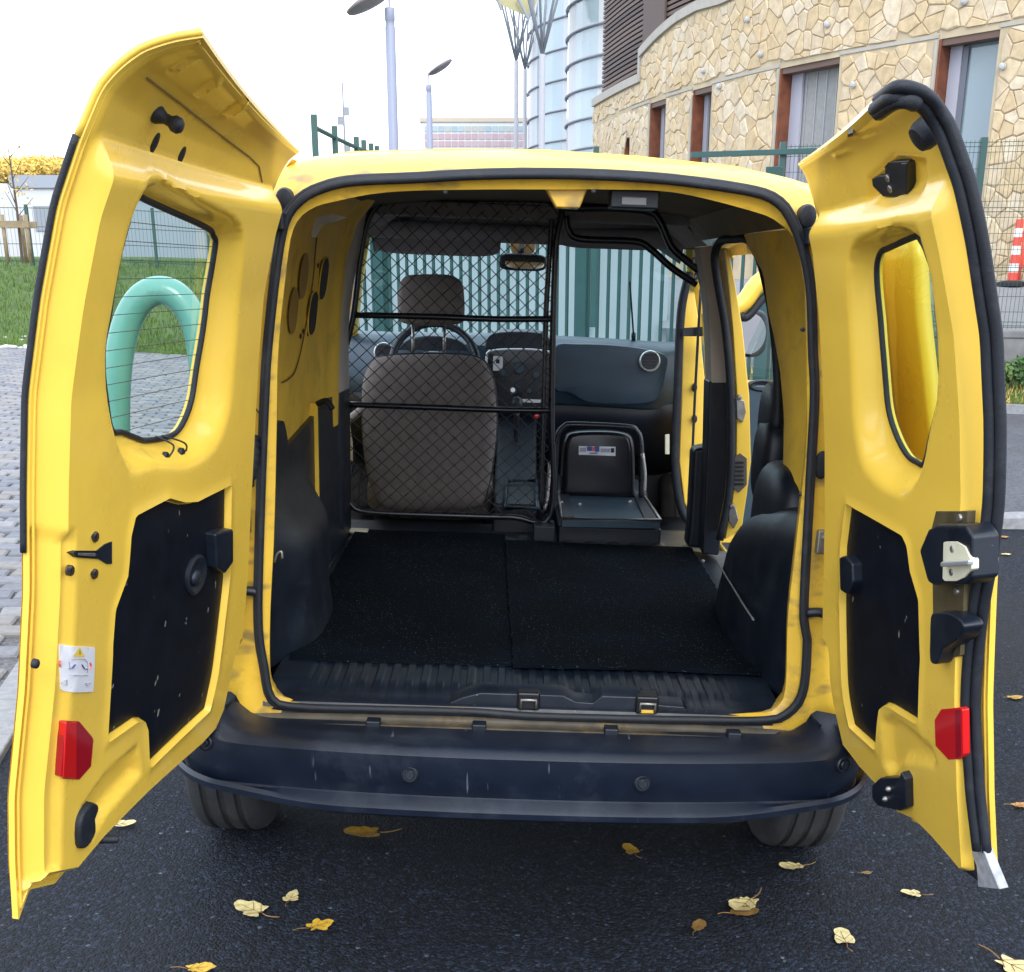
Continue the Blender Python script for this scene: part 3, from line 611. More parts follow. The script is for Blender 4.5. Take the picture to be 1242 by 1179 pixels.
for s in (-1, 1):
    MB().tube([(s*.80, 3.32, 1.05), (s*.78, 3.05, 1.25), (s*.72, 2.75, 1.48), (s*.66, 2.5, 1.66)], .035, 10).build('windscreen_pillar', YEL, van, smooth=True)
    MB().sheet([[(s*.86, y, z) for z in (.4, .7, .95, 1.05)] for y in (2.75, 3.2)]+[[(s*.82, 3.9, z) for z in (.4, .6, .8, .9)]]).build('front_wing', YEL, van, smooth=True, solid=.01)
MB().sheet([[(x, y, z+.03*(1-(x/.8)**2)) for x in np.linspace(-.8, .8, 7)] for y, z in ((3.28, 1.03), (3.6, .96), (3.9, .82), (4.0, .6), (4.02, .35))]).build('bonnet', YEL, van, smooth=True, solid=.01)
def wsp(a, b):                                     # windscreen: a across -1..1, b up 0..1
    x = a*(.80-.14*b); y = 3.38-.88*b-.10*a*a; z = 1.06+.62*b
    return (x, y, z)
MB().sheet([[wsp(a, b) for a in np.linspace(-1, 1, 11)] for b in np.linspace(0, 1, 6)]).build('windscreen', GLW, van, smooth=True)
MB().tube([wsp(a, .985) for a in np.linspace(-1, 1, 11)], .035, 8).build('windscreen_header', HEADL, van, smooth=True)
MB().tube([wsp(a, -.03) for a in np.linspace(-1, 1, 11)], .04, 8).build('scuttle', DASHD, van, smooth=True)
# bump stops on the pillars, check straps, hinges, plugs
def blob(c, r, name, m, par=van, ax=(0, -1, 0), th=.02):
    mb = MB(); mb.lathe((0, 0, 0), (0, -1, 0), [(1, -.006), (1, th*.5), (.85, th*.85), (.4, th), (.01, th)], 18)
    mb.v = [(c[0]+x*r[0], c[1]+y, c[2]+z*r[1]) for x, y, z in mb.v]
    return mb.build(name, m, par, smooth='auto')
for uv in ((347, 243), (977, 263)): blob(aty(*uv, .02), (.019, .024), 'door_stop', RUB, th=.03)
for uv, s in (((327, 268), -1), ((996, 287), 1)):
    c = aty(*uv, -.03); mb = MB(); mb.box((c[0]-.030, -.05, c[2]-.016), (c[0]+.030, .02, c[2]+.016)); q = mb.build('upper_hinge', BLK, van, bevel=.003)
    blob((c[0]+.008, -.05, c[2]), (.005, .005), 'hinge_screw', METAL, q, th=.003)
for uv, s in (((298, 718), -1), ((994, 744), 1)):
    c = aty(*uv, -.006); mb = MB(); mb.tube(catmull([(c[0]-s*.03, -.006, c[2]), (c[0], -.014, c[2]+.004), (c[0]+s*.03, -.02, c[2]-.006)], 4), .011, 8); mb.build('lower_strap', BLK, van, smooth=True)
for uv, s in (((297, 632), -1), ((997, 657), 1)):
    c = aty(*uv, -.004); q = MB().box((c[0]-.013, -.016, c[2]-.026), (c[0]+.013, .006, c[2]+.026)).build('hinge_plate', METAL, van, bevel=.004)
    blob((c[0], -.016, c[2]+.012), (.006, .006), 'hinge_bolt', METAL, q, th=.006)
    MB().tube([(c[0]+s*.012, -.02, c[2]-.02), (c[0]+s*.012, -.02, c[2]+.006)], .009, 10).build('hinge_knuckle', METAL, q, smooth='auto')
blob(aty(997, 564, .0), (.017, .030), 'pillar_plug', RUB, th=.006)
for uv in ((290, 741), (1005, 768)): blob(aty(*uv, .002), (.010, .008), 'pillar_hole', BLK, th=.002)
# rubber gaiter of the wiring on the left pillar
L = catmull([aty(*p, y) for p, y in (((304, 530), -.012), ((305, 552), -.03), ((301, 577), -.045), ((293, 600), -.05))], 8)
rr = .017+.0022*np.sin(np.arange(len(L))*2.1)
MB().tube(L, rr, 12).build('wiring_gaiter', RUB, van, smooth=True)
MB().tube(catmull([aty(*p, -.01) for p in ((292, 478), (299, 482), (312, 498), (319, 507))], 5), .0016, 6).build('thin_cable', RUB, van, smooth=True)
# dark strips down the door gap
for pts, s in (([(303, 300), (301, 340), (297, 380), (295, 415)], -1), ([(1006, 300), (1008, 340), (1012, 385), (1016, 415)], 1)):
    MB().tube(catmull([aty(*p, -.012) for p in pts], 6), .010, 8).build('gap_strip', RUB, van, smooth=True)
for pts in ([(293, 455), (291, 520)], [(1014, 480), (1013, 640)], [(1012, 640), (1009, 700)]):
    MB().tube([aty(*p, -.014) for p in pts], .0045, 6).build('gap_wire', RUB, van, smooth=True)
# roof edge striker: yellow bracket
c = aty(686, 238, .03)
MB().prism([(c[0]-.045, .03, c[2]+.020), (c[0]+.045, .03, c[2]+.020), (c[0]+.030, .03, c[2]-.022), (c[0]-.018, .03, c[2]-.022)], (0, .05, 0)).build('top_striker', YELW, van, bevel=.004)
c = aty(768, 244, .10); q = MB().box((c[0]-.05, .06, c[2]-.016), (c[0]+.05, .14, c[2]+.02)).build('load_lamp', BLK, van, bevel=.004)
MB().box((c[0]-.028, .055, c[2]-.010), (c[0]+.024, .10, c[2]+.006)).build('lamp_lens', mat('lamp_lens', (.22, .23, .25), .2), q, bevel=.002)
for uv in ((540, 233), (720, 232), (974, 400), (972, 600)):
    blob(aty(*uv, .012), (.005, .004), 'clip_hole', BLK, th=.0015)

# ---- bumper, lofted across the van
bp = MB(); rings = []
YB = lambda ax: -.205+.055*(ax/.70)**2.4
path = [(x, YB(abs(x))) for x in np.linspace(-.68, .68, 37)]
cor = [(.68+.135*sin(f), YB(.68)+.18*(1-cos(f))+.03*sin(f)) for f in np.linspace(.12, pi/2, 10)]+[(.820, .10), (.824, .20), (.826, .30)]
path = [(-x, y) for x, y in cor[::-1]]+path+cor
path = np.array(path)
for i, (x, b) in enumerate(path):
    t = path[min(i+1, len(path)-1)]-path[max(i-1, 0)]; t /= np.linalg.norm(t); nx_, ny_ = -t[1], t[0]
    ax = abs(x); lift = .075*sst((ax-.60)/.14); lo = .036*sst((ax-.40)/.42); wid = max(.05, min(.17, -.03-b if ax < .72 else .05))
    prof = [(wid+.03, .548+lift*.2), (wid, .552+lift), (min(.075, wid*.8), .556+lift*.75), (min(.045, wid*.6), .557+lift*.45), (.020, .553+lift*.2), (.008, .540+lift*.1), (.010, .515), (.018, .470), (.030, .438),
            (.026, .434), (.006, .424+lo), (-.002, .416+lo), (0, .402+lo), (.012, .392+lo*1.4), (.04, .384+lo*1.6), (min(.12, wid), .40+lo), (min(.2, wid+.05), .42)]
    rings.append([(x+nx_*o, b+ny_*o, z) for o, z in prof])
bp.loft(rings, closed=False)
bumper = bp.build('bumper', BUMP, van, smooth='auto')
def bface(x, z):
    b = YB(abs(x)) if abs(x) < .68 else float(np.interp(abs(x), path[-13:, 0], path[-13:, 1]))
    return b+np.interp(z, [.438, .470, .515, .54], [.030, .018, .010, .008])
for x, z in ((-.70, .535), (-.246, .494), (.262, .490), (.71, .528)):
    y = bface(x, z); sl = (bface(x+.01, z)-bface(x-.01, z))/.02
    mb = MB(); mb.lathe((x, y-.001, z), (sl, -1, .12), [(.019, -.008), (.019, .003), (.0165, .005), (.0155, .0022), (.0105, .0022), (.0105, .0065), (.009, .008), (.001, .008)], 24)
    mb.build('parking_sensor', BLK, bumper, smooth='auto')
# scuffed steel strip with clips between sill and bumper
MB().sheet([[(x, y, z-(.012*(abs(x)/.66)**4)) for x in np.linspace(-.64, .64, 20)] for y, z in ((-.006, .565), (-.016, .557), (-.020, .552), (-.045, .5535), (-.052, .556), (-.056, .552))]).build('sill_strip', mat('scuffed_sill', (.09, .078, .06), .45, .3, var=.35, vscale=14, dirt=(.30, .19, .05), dscale=12, damt=.7), van, smooth=True)
for x in (-.34, -.10, .20, .48):
    MB().box((x-.016, -.062, .548), (x+.016, -.030, .566)).build('bumper_clip', BLK, van, bevel=.003)
# threshold: ribbed plastic plate
TH = MB()
nx = 401; xs = np.linspace(-.60, .60, nx); ys = [.000, .006, .02, .05, .09, .10, .14, .20, .26, .285, .30]
def thz(x, y):
    z = np.interp(y, [0, .006, .02, .09, .10, .30], [.572, .584, .590, .594, .600, .602])
    rib = .5+.5*np.tanh(7*np.sin(2*pi*x/.037+1.0)); amp = .0045*sst((y-.085)/.02)*sst((.52-abs(x))/.03)
    if .02 < y < .09: amp = .002*sst((.46-abs(x))/.03)
    return z-amp*rib
TH.sheet([[(x, y, thz(x, y)) for x in xs] for y in ys]); TH.build('threshold_plate', BLK, van, smooth='auto')
# latch trough with two strikers
mb = MB(); x0, x1 = -.14, .38
lat = [(-.17, .0), (-.14, .014), (-.10, .026), (.09, .026), (.12, .012), (.16, .010), (.18, .028), (.27, .028), (.285, .012), (.37, .008), (.38, .0)]
mb.loft([[(x, .012, .586), (x, .012, .590+h), (x, .03, .594+h*1.2), (x, .065, .594+h*1.2), (x, .075, .590)] for x, h in lat], closed=True)
tr = mb.build('latch_trough', BLK, van, bevel=.002)
for c in ((641, 850), (785, 846)):
    p = aty(*c, .012)
    q = MB().box((p[0]-.026, -.002, .583), (p[0]+.026, .05, .625)).build('striker_box', mat('striker_black', (.006, .007, .010), .4) if 'striker_black' not in bpy.data.materials else bpy.data.materials['striker_black'], tr, bevel=.005)
    MB().tube([(p[0]-.017, -.008, .590), (p[0]-.017, -.012, .612), (p[0]+.017, -.012, .612), (p[0]+.017, -.008, .590)], .0035, 8).build('striker_loop', METAL, q, smooth=True)
    if c[0] > 700: MB().box((p[0]-.018, -.006, .586), (p[0]+.018, .0, .594)).build('striker_paint', YELW, q, bevel=.002)

# ------------------------------------------------------------------ wheels
def wheel(x, y):
    q = empty('wheel', (x, y, .31), parent=van)
    R = .315; w2 = .098
    prof = [(.20, -w2*.9), (.26, -w2), (.295, -w2*.95), (.309, -w2*.8), (R, -w2*.62)]
    for g in (-.45, 0, .45): prof += [(R, (g-.09)*w2), (R-.009, (g-.06)*w2), (R-.009, (g+.06)*w2), (R, (g+.09)*w2)]
    prof += [(R, w2*.62), (.309, w2*.8), (.295, w2*.95), (.26, w2), (.20, w2*.9)]
    MB().lathe((0, 0, 0), (1, 0, 0), prof, 64).build('tyre', mat('tyre_rubber', (.030, .031, .033), .8, var=.2, vscale=14, bump=.3, bscale=120, dirt=(.09, .085, .075), dscale=8, damt=.5) if 'tyre_rubber' not in bpy.data.materials else bpy.data.materials['tyre_rubber'], q, smooth='auto')
    MB().lathe((0, 0, 0), (1, 0, 0), [(.205, -.07), (.17, -.05), (.06, -.075), (.06, .05), (.17, .04), (.205, .07)], 32).build('rim', METAL, q, smooth='auto')
for x in (-.785, .785):
    for y in (.60, 3.28): wheel(x, y)
MB().box((-.70, .2, .36), (.70, 3.7, .46)).build('underbody', BLK, van)
MB().box((-.62, .55, .26), (.62, .65, .33)).build('rear_axle', BLK, van, bevel=.02)
# ------------------------------------------------------------------ inside of the van
# floor with pressed ribs at its front end, and the dark lower shell
MB().box((-.66, .28, .560), (.70, 2.05, .592)).build('cargo_floor', BLK, van)
mb = MB(); xs = np.linspace(-.1, .56, 100)
mb.sheet([[(x, y, .594+.012*(.5+.5*np.tanh(5*np.sin(2*pi*(x+.03*(y-1.6))/.082)))*a) for x in xs] for y, a in ((1.50, 0), (1.515, 1), (1.80, 1), (1.815, 0))]); mb.build('floor_ribs', BLK, van, smooth='auto')
for p in ((1.62, .585), (1.36, .60), (1.12, .585), (1.5, .64)): blob((p[1], p[0], .600), (.006, .006), 'floor_bolt', METAL, th=.002)
MB().prism([(.60, 1.72, .600), (.66, 1.72, .600), (.66, 1.64, .600), (.60, 1.66, .600)], (0, 0, .012)).build('floor_bracket', CREAM, van, bevel=.002)
MB().prism([(-.63, 1.80, .600), (-.56, 1.80, .600), (-.56, 1.76, .600), (-.63, 1.77, .600)], (0, 0, .012)).build('floor_bracket', CREAM, van, bevel=.002)
MB().box((-.84, 1.9, .40), (.84, 3.4, .46)).build('cab_floor', DASHD, van)
MB().box((-.80, 3.25, .42), (.80, 3.33, 1.06)).build('bulkhead', DASHD, van)

# left side: yellow upper panel with slots as flat dark caps, dark lower lining with wheel arch
def lx(z): return -np.interp(z, [.6, 1.0, 1.2, 1.4, 1.55, 1.66, 1.74], [.655, .655, .650, .638, .620, .585, .52])
zs = np.linspace(1.02, 1.74, 25); ys = np.linspace(.10, 1.56, 60)
PLP = [atx(*p, -.64)[1:] for p in ((352, 300), (372, 280), (384, 300), (380, 350), (366, 420), (356, 458), (342, 470))]
PLP = catmull([(q[0], q[1]) for q in PLP], 4, True)
def lpanel(y, z):
    d = 0
    if y < 1.35 and pin(PLP, np.array([[y, z]]))[0]: d = -.004*min(1, pdist(PLP, np.array([[y, z]]))[0]/.02)
    return lx(z)+d+.02*sst((y-1.40)/.12)
MB().sheet([[(lpanel(y, z), y, z) for z in np.linspace(1.02, 1.74, 60)] for y in np.linspace(.10, 1.56, 110)]).build('upper_side_panel', YELI, van, smooth=True)
MB().box((-.66, 1.075, .80), (-.629, 1.087, 1.14)).build('panel_edge', YELI, van, bevel=.002)
MB().tube(catmull([atx(u, v, lx(atx(u, v, -.63)[2])+.004) for u, v in ((384, 288), (382, 310), (380, 335), (375, 370), (366, 420), (358, 450), (350, 460), (343, 464))], 5), .0022, 5).build('panel_seam', mat('panel_seam', (.16, .09, .02), .8), van)
HOLE = mat('hole_black', (.010, .009, .008), .7); OVAL = mat('sealer_brown', (.42, .25, .06), .7, spec=.2)
def slot(y, z, hy, hz, m, name, off):  # flat dark cap painted in place of a cut slot's unlit depth
    mb = MB(); pts = []
    for k in range(24):
        a = 2*pi*k/24; dy = hy*cos(a); dz = hz*np.sign(sin(a))*abs(sin(a))**.55
        pts.append((lx(z+dz)+off, y+dy+.18*dz, z+dz))
    inn = [(x+.0005, q, r) for x, q, r in pts]
    mb.loft([[(x-.006, q_, r) for x, q_, r in pts], inn], caps=False); mb.add(inn, [tuple(range(24))])
    rim = MB(); q = mb.build(name, m, van)
    rim.tube(pts, .0022, 6, closed=True).build('slot_rim', YELI, q, smooth=True)
    return q
for u, v in ((388, 338), (379, 380)):
    p = atx(u, v, -.636); slot(p[1], p[2], .078, .062, HOLE, 'panel_slot_cap', .003)
for u, v in ((366, 335), (358, 377)):
    p = atx(u, v, -.63); q = []
    for k in range(24):
        a = 2*pi*k/24; q.append((lx(p[2]+.06*sin(a))+.002, p[1]+.07*cos(a), p[2]+.06*sin(a)))
    MB().add(q, [tuple(range(24))]).build('sealed_oval', OVAL, van)
for u, v in ((386, 318), (390, 321), (381, 322), (371, 402), (376, 405), (368, 408)):
    p = atx(u, v, -.634); blob_ = MB().lathe((lx(p[2])-.001, p[1], p[2]), (1, 0, 0), [(.007, 0), (.007, .003), (.001, .003)], 8).build('panel_dot', HOLE, van)
# lower lining left
Yg = np.linspace(.03, 1.78, 70); rows = []
for y in Yg:
    arch = math.exp(-((y-.58)/.30)**4)
    top = np.interp(y, [.03, .56, .60, .64, 1.05, 1.3, 1.78], [1.17, 1.15, 1.14, 1.075, 1.10, 1.12, 1.12])
    prof = []
    for k in range(16):
        f = k/15; z = .594+(top-.594)*f
        x = -.640+.095*arch*sst((1.02-z)/.16)+.01*sst((.70-z)/.1)
        prof.append((x, y, z))
    prof.append((-.70, y, top+.004))
    rows.append(prof)
MB().sheet(rows).build('lower_lining', BLK, van, smooth='auto')
p = atx(385, 490, -.63); MB().tube(catmull([p, p+[.03, -.02, .012], p+[.05, -.03, -.01]], 4), .009, 8).build('side_hook', RUB, van, smooth=True)
p = aty(336, 672, .10); MB().tube(catmull([p+[-.006, 0, -.02], p, p+[.010, 0, .006], p+[.012, 0, -.01]], 4), .003, 6).build('lashing_hook', METAL, van, smooth=True)
# greige pillar trim, left and right
mb = MB(); mb.loft([[(-.66+.01*(z < 1.2), 1.58, z), (-.635+.07*sst((z-1.3)/.5), 1.60, z), (-.625+.07*sst((z-1.3)/.5), 1.78, z), (-.69, 1.80, z)] for z in np.linspace(1.12, 1.74, 10)], closed=False); mb.build('pillar_trim', GREIGE, van, smooth=True)
mb = MB(); mb.loft([[(-.66, 1.58, z), (-.635, 1.60, z), (-.625, 1.80, z), (-.70, 1.84, z)] for z in (.5, .8, 1.12)], closed=False); mb.build('pillar_trim_lower', BLK, van, smooth=True)
# headliner and roof cross rail
MB().sheet([[(x, y, z-.012) for x, z in ((-.60, 1.70), (-.52, 1.742), (-.30, 1.765), (0, 1.772), (.30, 1.765), (.52, 1.742), (.60, 1.70))] for y in (.11, .5, 1., 1.5, 1.9)]).build('headliner', mat('bare_roof_lining', (.10, .085, .06), .8, var=.2, vscale=6), van, smooth=True)
MB().sheet([[(x, y, z-.02) for x, z in ((-.62, 1.66), (-.52, 1.735), (-.30, 1.76), (0, 1.768), (.30, 1.76), (.52, 1.735), (.62, 1.66))] for y in (1.86, 2.2, 2.48)]+[[(x, 2.55, z-.08) for x, z in ((-.62, 1.66), (-.52, 1.735), (-.30, 1.76), (0, 1.768), (.30, 1.76), (.52, 1.735), (.62, 1.66))], [(x, 2.57, 1.64) for x in (-.62, -.52, -.3, 0, .3, .52, .62)]]).build('cab_headliner', HEADL, van, smooth=True)
MB().box((-.56, 1.80, 1.70), (.56, 1.87, 1.75)).build('roof_bow', HEADL, van, bevel=.01)
mb = MB(); xs = np.linspace(-.34, -.02, 14)
for i in range(0, 13, 1): mb.box((xs[i], .10, 1.722), (xs[i]+.016, .12, 1.732))
mb.build('seam_sealer', mat('pale_sealer', (.35, .32, .25), .8), van)
# torn sealer rag at top left
p = aty(385, 262, .18)
MB().sheet([[p+[.0, 0, 0], p+[.03, .02, .006], p+[.06, .03, .0]], [p+[-.006, 0, -.012], p+[.012, .02, -.008], p+[.05, .03, -.004]], [p+[-.014, 0, -.04], p+[-.008, .02, -.045], p+[.0, .03, -.02]]]).build('peeling_film', mat('peeling_film', (.24, .22, .18), .6), van, smooth=True)

# right side: quarter panel, sliding door opening, pillar with jamb
def rx(z): return np.interp(z, [.6, 1.0, 1.2, 1.4, 1.55, 1.66, 1.74], [.665, .665, .660, .645, .622, .590, .52])
QE = np.array([atx(u, v, .655 if v > 350 else .63)[1:] for u, v in ((943, 560), (945, 500), (944, 450), (936, 380), (926, 330), (915, 297))]); QE = np.vstack([[QE[0, 0]-.02, .95], QE, [QE[-1, 0]+.02, 1.68]])
rows = []
for k, z in enumerate(np.linspace(.98, 1.655, 30)):
    ye = np.interp(z, [.98, 1.2, 1.45, 1.60, 1.64], [.72, .75, .82, .95, 1.02])
    ye = float(np.interp(z, QE[:, 1], QE[:, 0]))
    rows.append([(rx(z)+dx, .10+(ye-.10)*y, z) for y, dx in ((0, -.01), (.06, .0), (.18, .0), (.26, .016), (.55, .016), (.65, .0), (.93, .0), (1, .008), (1.02, .05))])
MB().sheet(rows).build('quarter_panel', YELI, van, smooth='auto')
MB().sheet([[(rx(z)-.005, y, z) for z in (1.655, 1.68, 1.72)] for y in (.10, .5, 1.0, 1.45, 1.9)]).build('roof_side_lining', mat('brown_primer', (.16, .12, .055), .7, var=.25, vscale=8), van, smooth=True)
jl = [(878, 300), (884, 350), (889, 400), (894, 480), (893, 560), (888, 610), (879, 655)]
jr = [(900, 640), (906, 600), (911, 560), (909, 480), (901, 400), (893, 350), (884, 302)]
MB().prism([aty(u, v, 1.40) for u, v in jl+jr], (0, .26, 0)).build('door_jamb', YEL, van, bevel=.004)
sp = [((873, 655), 1.39), ((884, 600), 1.39), ((887, 540), 1.39), ((886, 470), 1.39), ((880, 400), 1.39), ((870, 340), 1.39), ((867, 310), 1.39), ((874, 293), 1.36), ((890, 290), 1.2), ((908, 291), 1.05), ((922, 315), .95), ((934, 365), .86), ((941, 420), .80), ((944, 480), .76), ((942, 520), .74)]
MB().tube(catmull([aty(*p, y) for p, y in sp], 5), .013, 10).build('side_opening_seal', RUB, van, smooth=True)
for pts, nm in (([(893, 483), (903, 486), (905, 500), (901, 513), (894, 508)], 'jamb_striker'), ([(884, 615), (892, 614), (896, 630), (890, 642), (884, 632)], 'jamb_striker')):
    q = MB().prism([aty(u, v, 1.385) for u, v in pts], (0, .03, 0)).build(nm, METAL, van, bevel=.003)
    blob(aty(pts[0][0]+4, pts[0][1]-1, 1.38), (.008, .008), 'striker_bolt', METAL, q, th=.006)
q = MB().prism([aty(u, v, 1.392) for u, v in ((889, 556), (898, 550), (906, 556), (906, 588), (896, 598), (887, 590))], (0, .02, 0)).build('jamb_vent', mat('vent_rust', (.09, .075, .06), .6), van, bevel=.002)
for k in range(6): MB().prism([aty(u, v, 1.388) for u, v in ((891, 560+k*5.2), (902, 560+k*5.2), (902, 562.5+k*5.2), (891, 562.5+k*5.2))], (0, .006, 0)).build('vent_slat', BLK, q)
def wallstrip(left, right, y, th, name, m, bev=.006):
    return MB().prism([aty(u, v, y) for u, v in left+right[::-1]], (0, th, 0)).build(name, m, van, bevel=bev)
wallstrip([(848, 300), (856, 350), (860, 400), (862, 466)], [(866, 298), (872, 350), (881, 400), (886, 466)], 1.55, .12, 'pillar_trim', GREIGE)
wallstrip([(860, 462), (858, 540), (852, 672)], [(886, 462), (887, 540), (872, 674)], 1.55, .12, 'pillar_trim_lower', BLK)
wallstrip([(841, 545), (836, 640), (833, 664)], [(864, 540), (864, 640), (864, 668)], 1.66, .10, 'belt_cover', BLK, .015)
# front door opening on the right: jamb and its seal
wallstrip([(834, 340), (829, 400), (827, 480), (824, 560), (830, 610), (843, 634)], [(840, 338), (849, 400), (856, 470), (858, 540), (852, 600), (846, 634)], 2.70, .05, 'front_door_jamb', YEL)
wallstrip([(852, 380), (856, 440), (857, 520)], [(860, 380), (864, 440), (862, 520)], 2.45, .04, 'front_door_edge', YEL)
MB().tube(catmull([aty(*p, 2.6) for p in ((836, 330), (826, 380), (822, 470), (819, 560), (826, 615), (842, 640))], 5), .018, 8).build('front_opening_seal', RUB, van, smooth=True)
MB().tube(catmull([aty(*p, 2.5) for p in ((850, 350), (846, 420), (842, 500), (838, 600))], 5), .006, 6).build('jamb_cable', RUB, van, smooth=True)
wallstrip([(828, 398), (828, 408)], [(858, 396), (858, 408)], 2.55, .02, 'check_arm', BLK, .002)
for k in range(3): blob(aty(842, 470+k*38, 2.68), (.012, .018), 'jamb_fitting', BLK, th=.02)
wallstrip([(807, 528), (807, 551)], [(812, 527), (812, 551)], 2.4, .02, 'yellow_tag', CREAM, .001)

# right wheel arch cover and the dark quarter lining
rows = []
for y in np.linspace(.03, 1.02, 60):
    a = np.clip((y-.03)/.99, 0, 1)
    top = np.interp(y, [.03, .15, .3, .5, .66, .78, .88, .96, 1.02], [1.02, 1.03, 1.02, .985, .94, .88, .80, .70, .60])
    inn = np.interp(y, [.03, .2, .35, .6, .75, .88, .97, 1.02], [.635, .60, .575, .560, .565, .580, .605, .64])
    prof = []
    for k in range(18):
        f = k/17; an = f*pi/2*1.0
        if f < .62: z = .594+(top-.10-.594)*f/.62; x = inn+.012*(f/.62)**2
        else:
            g = (f-.62)/.38*pi/2; z = top-.10+.10*sin(g); x = inn+.012+(.66-inn)*(1-cos(g))
        prof.append((x, y, max(.592, z)))
    rows.append(prof)
MB().sheet(rows).build('wheel_arch_cover', BLK, van, smooth=True)
MB().tube(catmull([atx(*p, .56) for p in ((868, 679), (885, 706), (902, 734), (914, 752))], 4), .003, 6).build('arch_seam', mat('grey_seam', (.14, .15, .15), .5), van, smooth=True)
def pillow(c, r, name, m, par, e=2.6, n=28, mm=16):
    mb = MB(); rings = []
    for i in range(1, mm):
        ph = -pi/2+pi*i/mm; ring = []
        cz = np.sign(sin(ph))*abs(sin(ph))**(2/e); cr = abs(cos(ph))**(2/e)
        for k in range(n):
            t = 2*pi*k/n
            ring.append((c[0]+r[0]*cr*np.sign(cos(t))*abs(cos(t))**(2/e), c[1]+r[1]*cr*np.sign(sin(t))*abs(sin(t))**(2/e), c[2]+r[2]*cz))
        rings.append(ring)
    mb.loft(rings); return mb.build(name, m, par, smooth=True)
# the front passenger door, open, seen through the side opening
fd = MB()
DY = 2.92
fd.prism([(.90, DY, .36), (1.86, DY, .36), (1.90, DY, .60), (1.90, DY, 1.10), (.90, DY, 1.10)], (0, .10, 0))
fdo = fd.build('front_door', YEL, van, bevel=.01)
p1 = aty(903, 366, DY); p2 = aty(935, 333, DY)
MB().tube(catmull([(.93, DY, 1.10), (p1[0]-.06, DY, p1[2]-.07), tuple(p1), tuple(p2), (1.40, DY, 1.66), (1.78, DY, 1.64), (1.90, DY, 1.45), (1.92, DY, 1.10)], 6), .040, 10).build('window_frame', YEL, fdo, smooth=True)
MB().tube(catmull([(p1[0]-.02, DY-.01, p1[2]-.05), tuple(p1+[.02, -.01, -.06]), tuple(p2+[.03, -.01, -.055]), (1.40, DY-.01, 1.61)], 6), .018, 8).build('window_seal', RUB, fdo, smooth=True)
MB().prism([(.90, DY-.01, .44), (1.82, DY-.01, .44), (1.86, DY-.01, 1.08), (.90, DY-.01, 1.10)], (0, -.05, 0)).build('door_lining', DASH, fdo, bevel=.015)
p = aty(925, 468, DY-.06); q = MB().lathe((0, 0, 0), (0, -1, 0), [(1, -.02), (1, .004), (.8, .008), (.7, .0), (.1, -.004)], 24)
q.v = [(p[0]+x*.07, p[1]+y, p[2]+z*.026) for x, y, z in q.v]; q.build('inner_handle', DASHD, fdo, smooth='auto')
MB().prism([(.98, DY+.05, 1.10), (1.88, DY+.05, 1.10), (1.86, DY+.05, 1.5), (1.75, DY+.05, 1.62), (1.40, DY+.05, 1.63), (1.1, DY+.05, 1.42)], (0, .003, 0)).build('window_pane', GLS, fdo)
p = aty(912, 405, DY+.12); mr = pillow((p[0]-.005, p[1]+.06, p[2]), (.085, .06, .105), 'door_mirror', BLK, fdo, 3.4)
mg = MB().lathe((0, 0, 0), (0, -1, 0), [(1, 0), (1, .004), (.01, .004)], 28); mg.v = [(p[0]-.008+x*.070*(1 if abs(x) < .9 else 1), p[1]-.0+y, p[2]+z*.088) for x, y, z in mg.v]; mg.build('mirror_glass', MIRR, mr)
# the sliding door, pushed back along the outside
zs = np.linspace(.42, 1.06, 10)
sdm = MB(); sdm.sheet([[(side_x(z)+.075, y, z) for z in np.linspace(.42, 1.64, 24)] for y in (-.02, .0, .3, .6, .88)])
slid = sdm.build('sliding_door', YEL, van, smooth=True, solid=.03)
# dark lining shapes seen past the opening
pillow(aty(936, 560, .90), (.05, .10, .13), 'quarter_lining', BLK, van, 3)
pillow(aty(942, 505, .93), (.045, .10, .10), 'quarter_lining', BLK, van, 3)
pillow(aty(950, 640, .55), (.07, .2, .17), 'quarter_lining', BLK, van, 3)
MB().box((.66, .95, .50), (.86, 1.75, .585)).build('door_sill', BLK, van, bevel=.01)

# ---- partition grille behind the driver
PY = 1.80
part = empty('partition_grille', (0, 0, 0), parent=van)
def P8(pts, y=PY, k=5, closed=False): return catmull([aty(u, v, y) for u, v in pts], k, closed)
gfr = [(668, 625), (669, 500), (671, 385), (674, 300), (677, 243), (600, 237), (500, 239), (470, 243), (455, 252), (444, 275), (436, 320), (428, 385), (415, 440), (409, 500), (408, 560), (412, 590), (425, 611), (447, 621), (540, 625), (620, 627)]
MB().tube(P8(gfr, PY, 5, True), .0115, 10, closed=True).build('outer_tube', STEELB, part, smooth=True)
MB().tube(P8([(430, 382), (520, 384), (600, 387), (668, 387)]), .011, 10).build('cross_tube', STEELB, part, smooth=True)
MB().tube(P8([(408, 490), (520, 494), (600, 497), (668, 498)]), .011, 10).build('cross_tube', STEELB, part, smooth=True)
MB().tube(P8([(655, 632), (659, 500), (662, 385), (667, 300), (671, 240)], PY+.01), .010, 10).build('upright_tube', STEELB, part, smooth=True)
fp = np.array([aty(u, v, PY)[[0, 2]] for u, v in gfr]); fp = catmull(fp, 5, True)
wm = MB(); stp = .066; cth = radians(43)
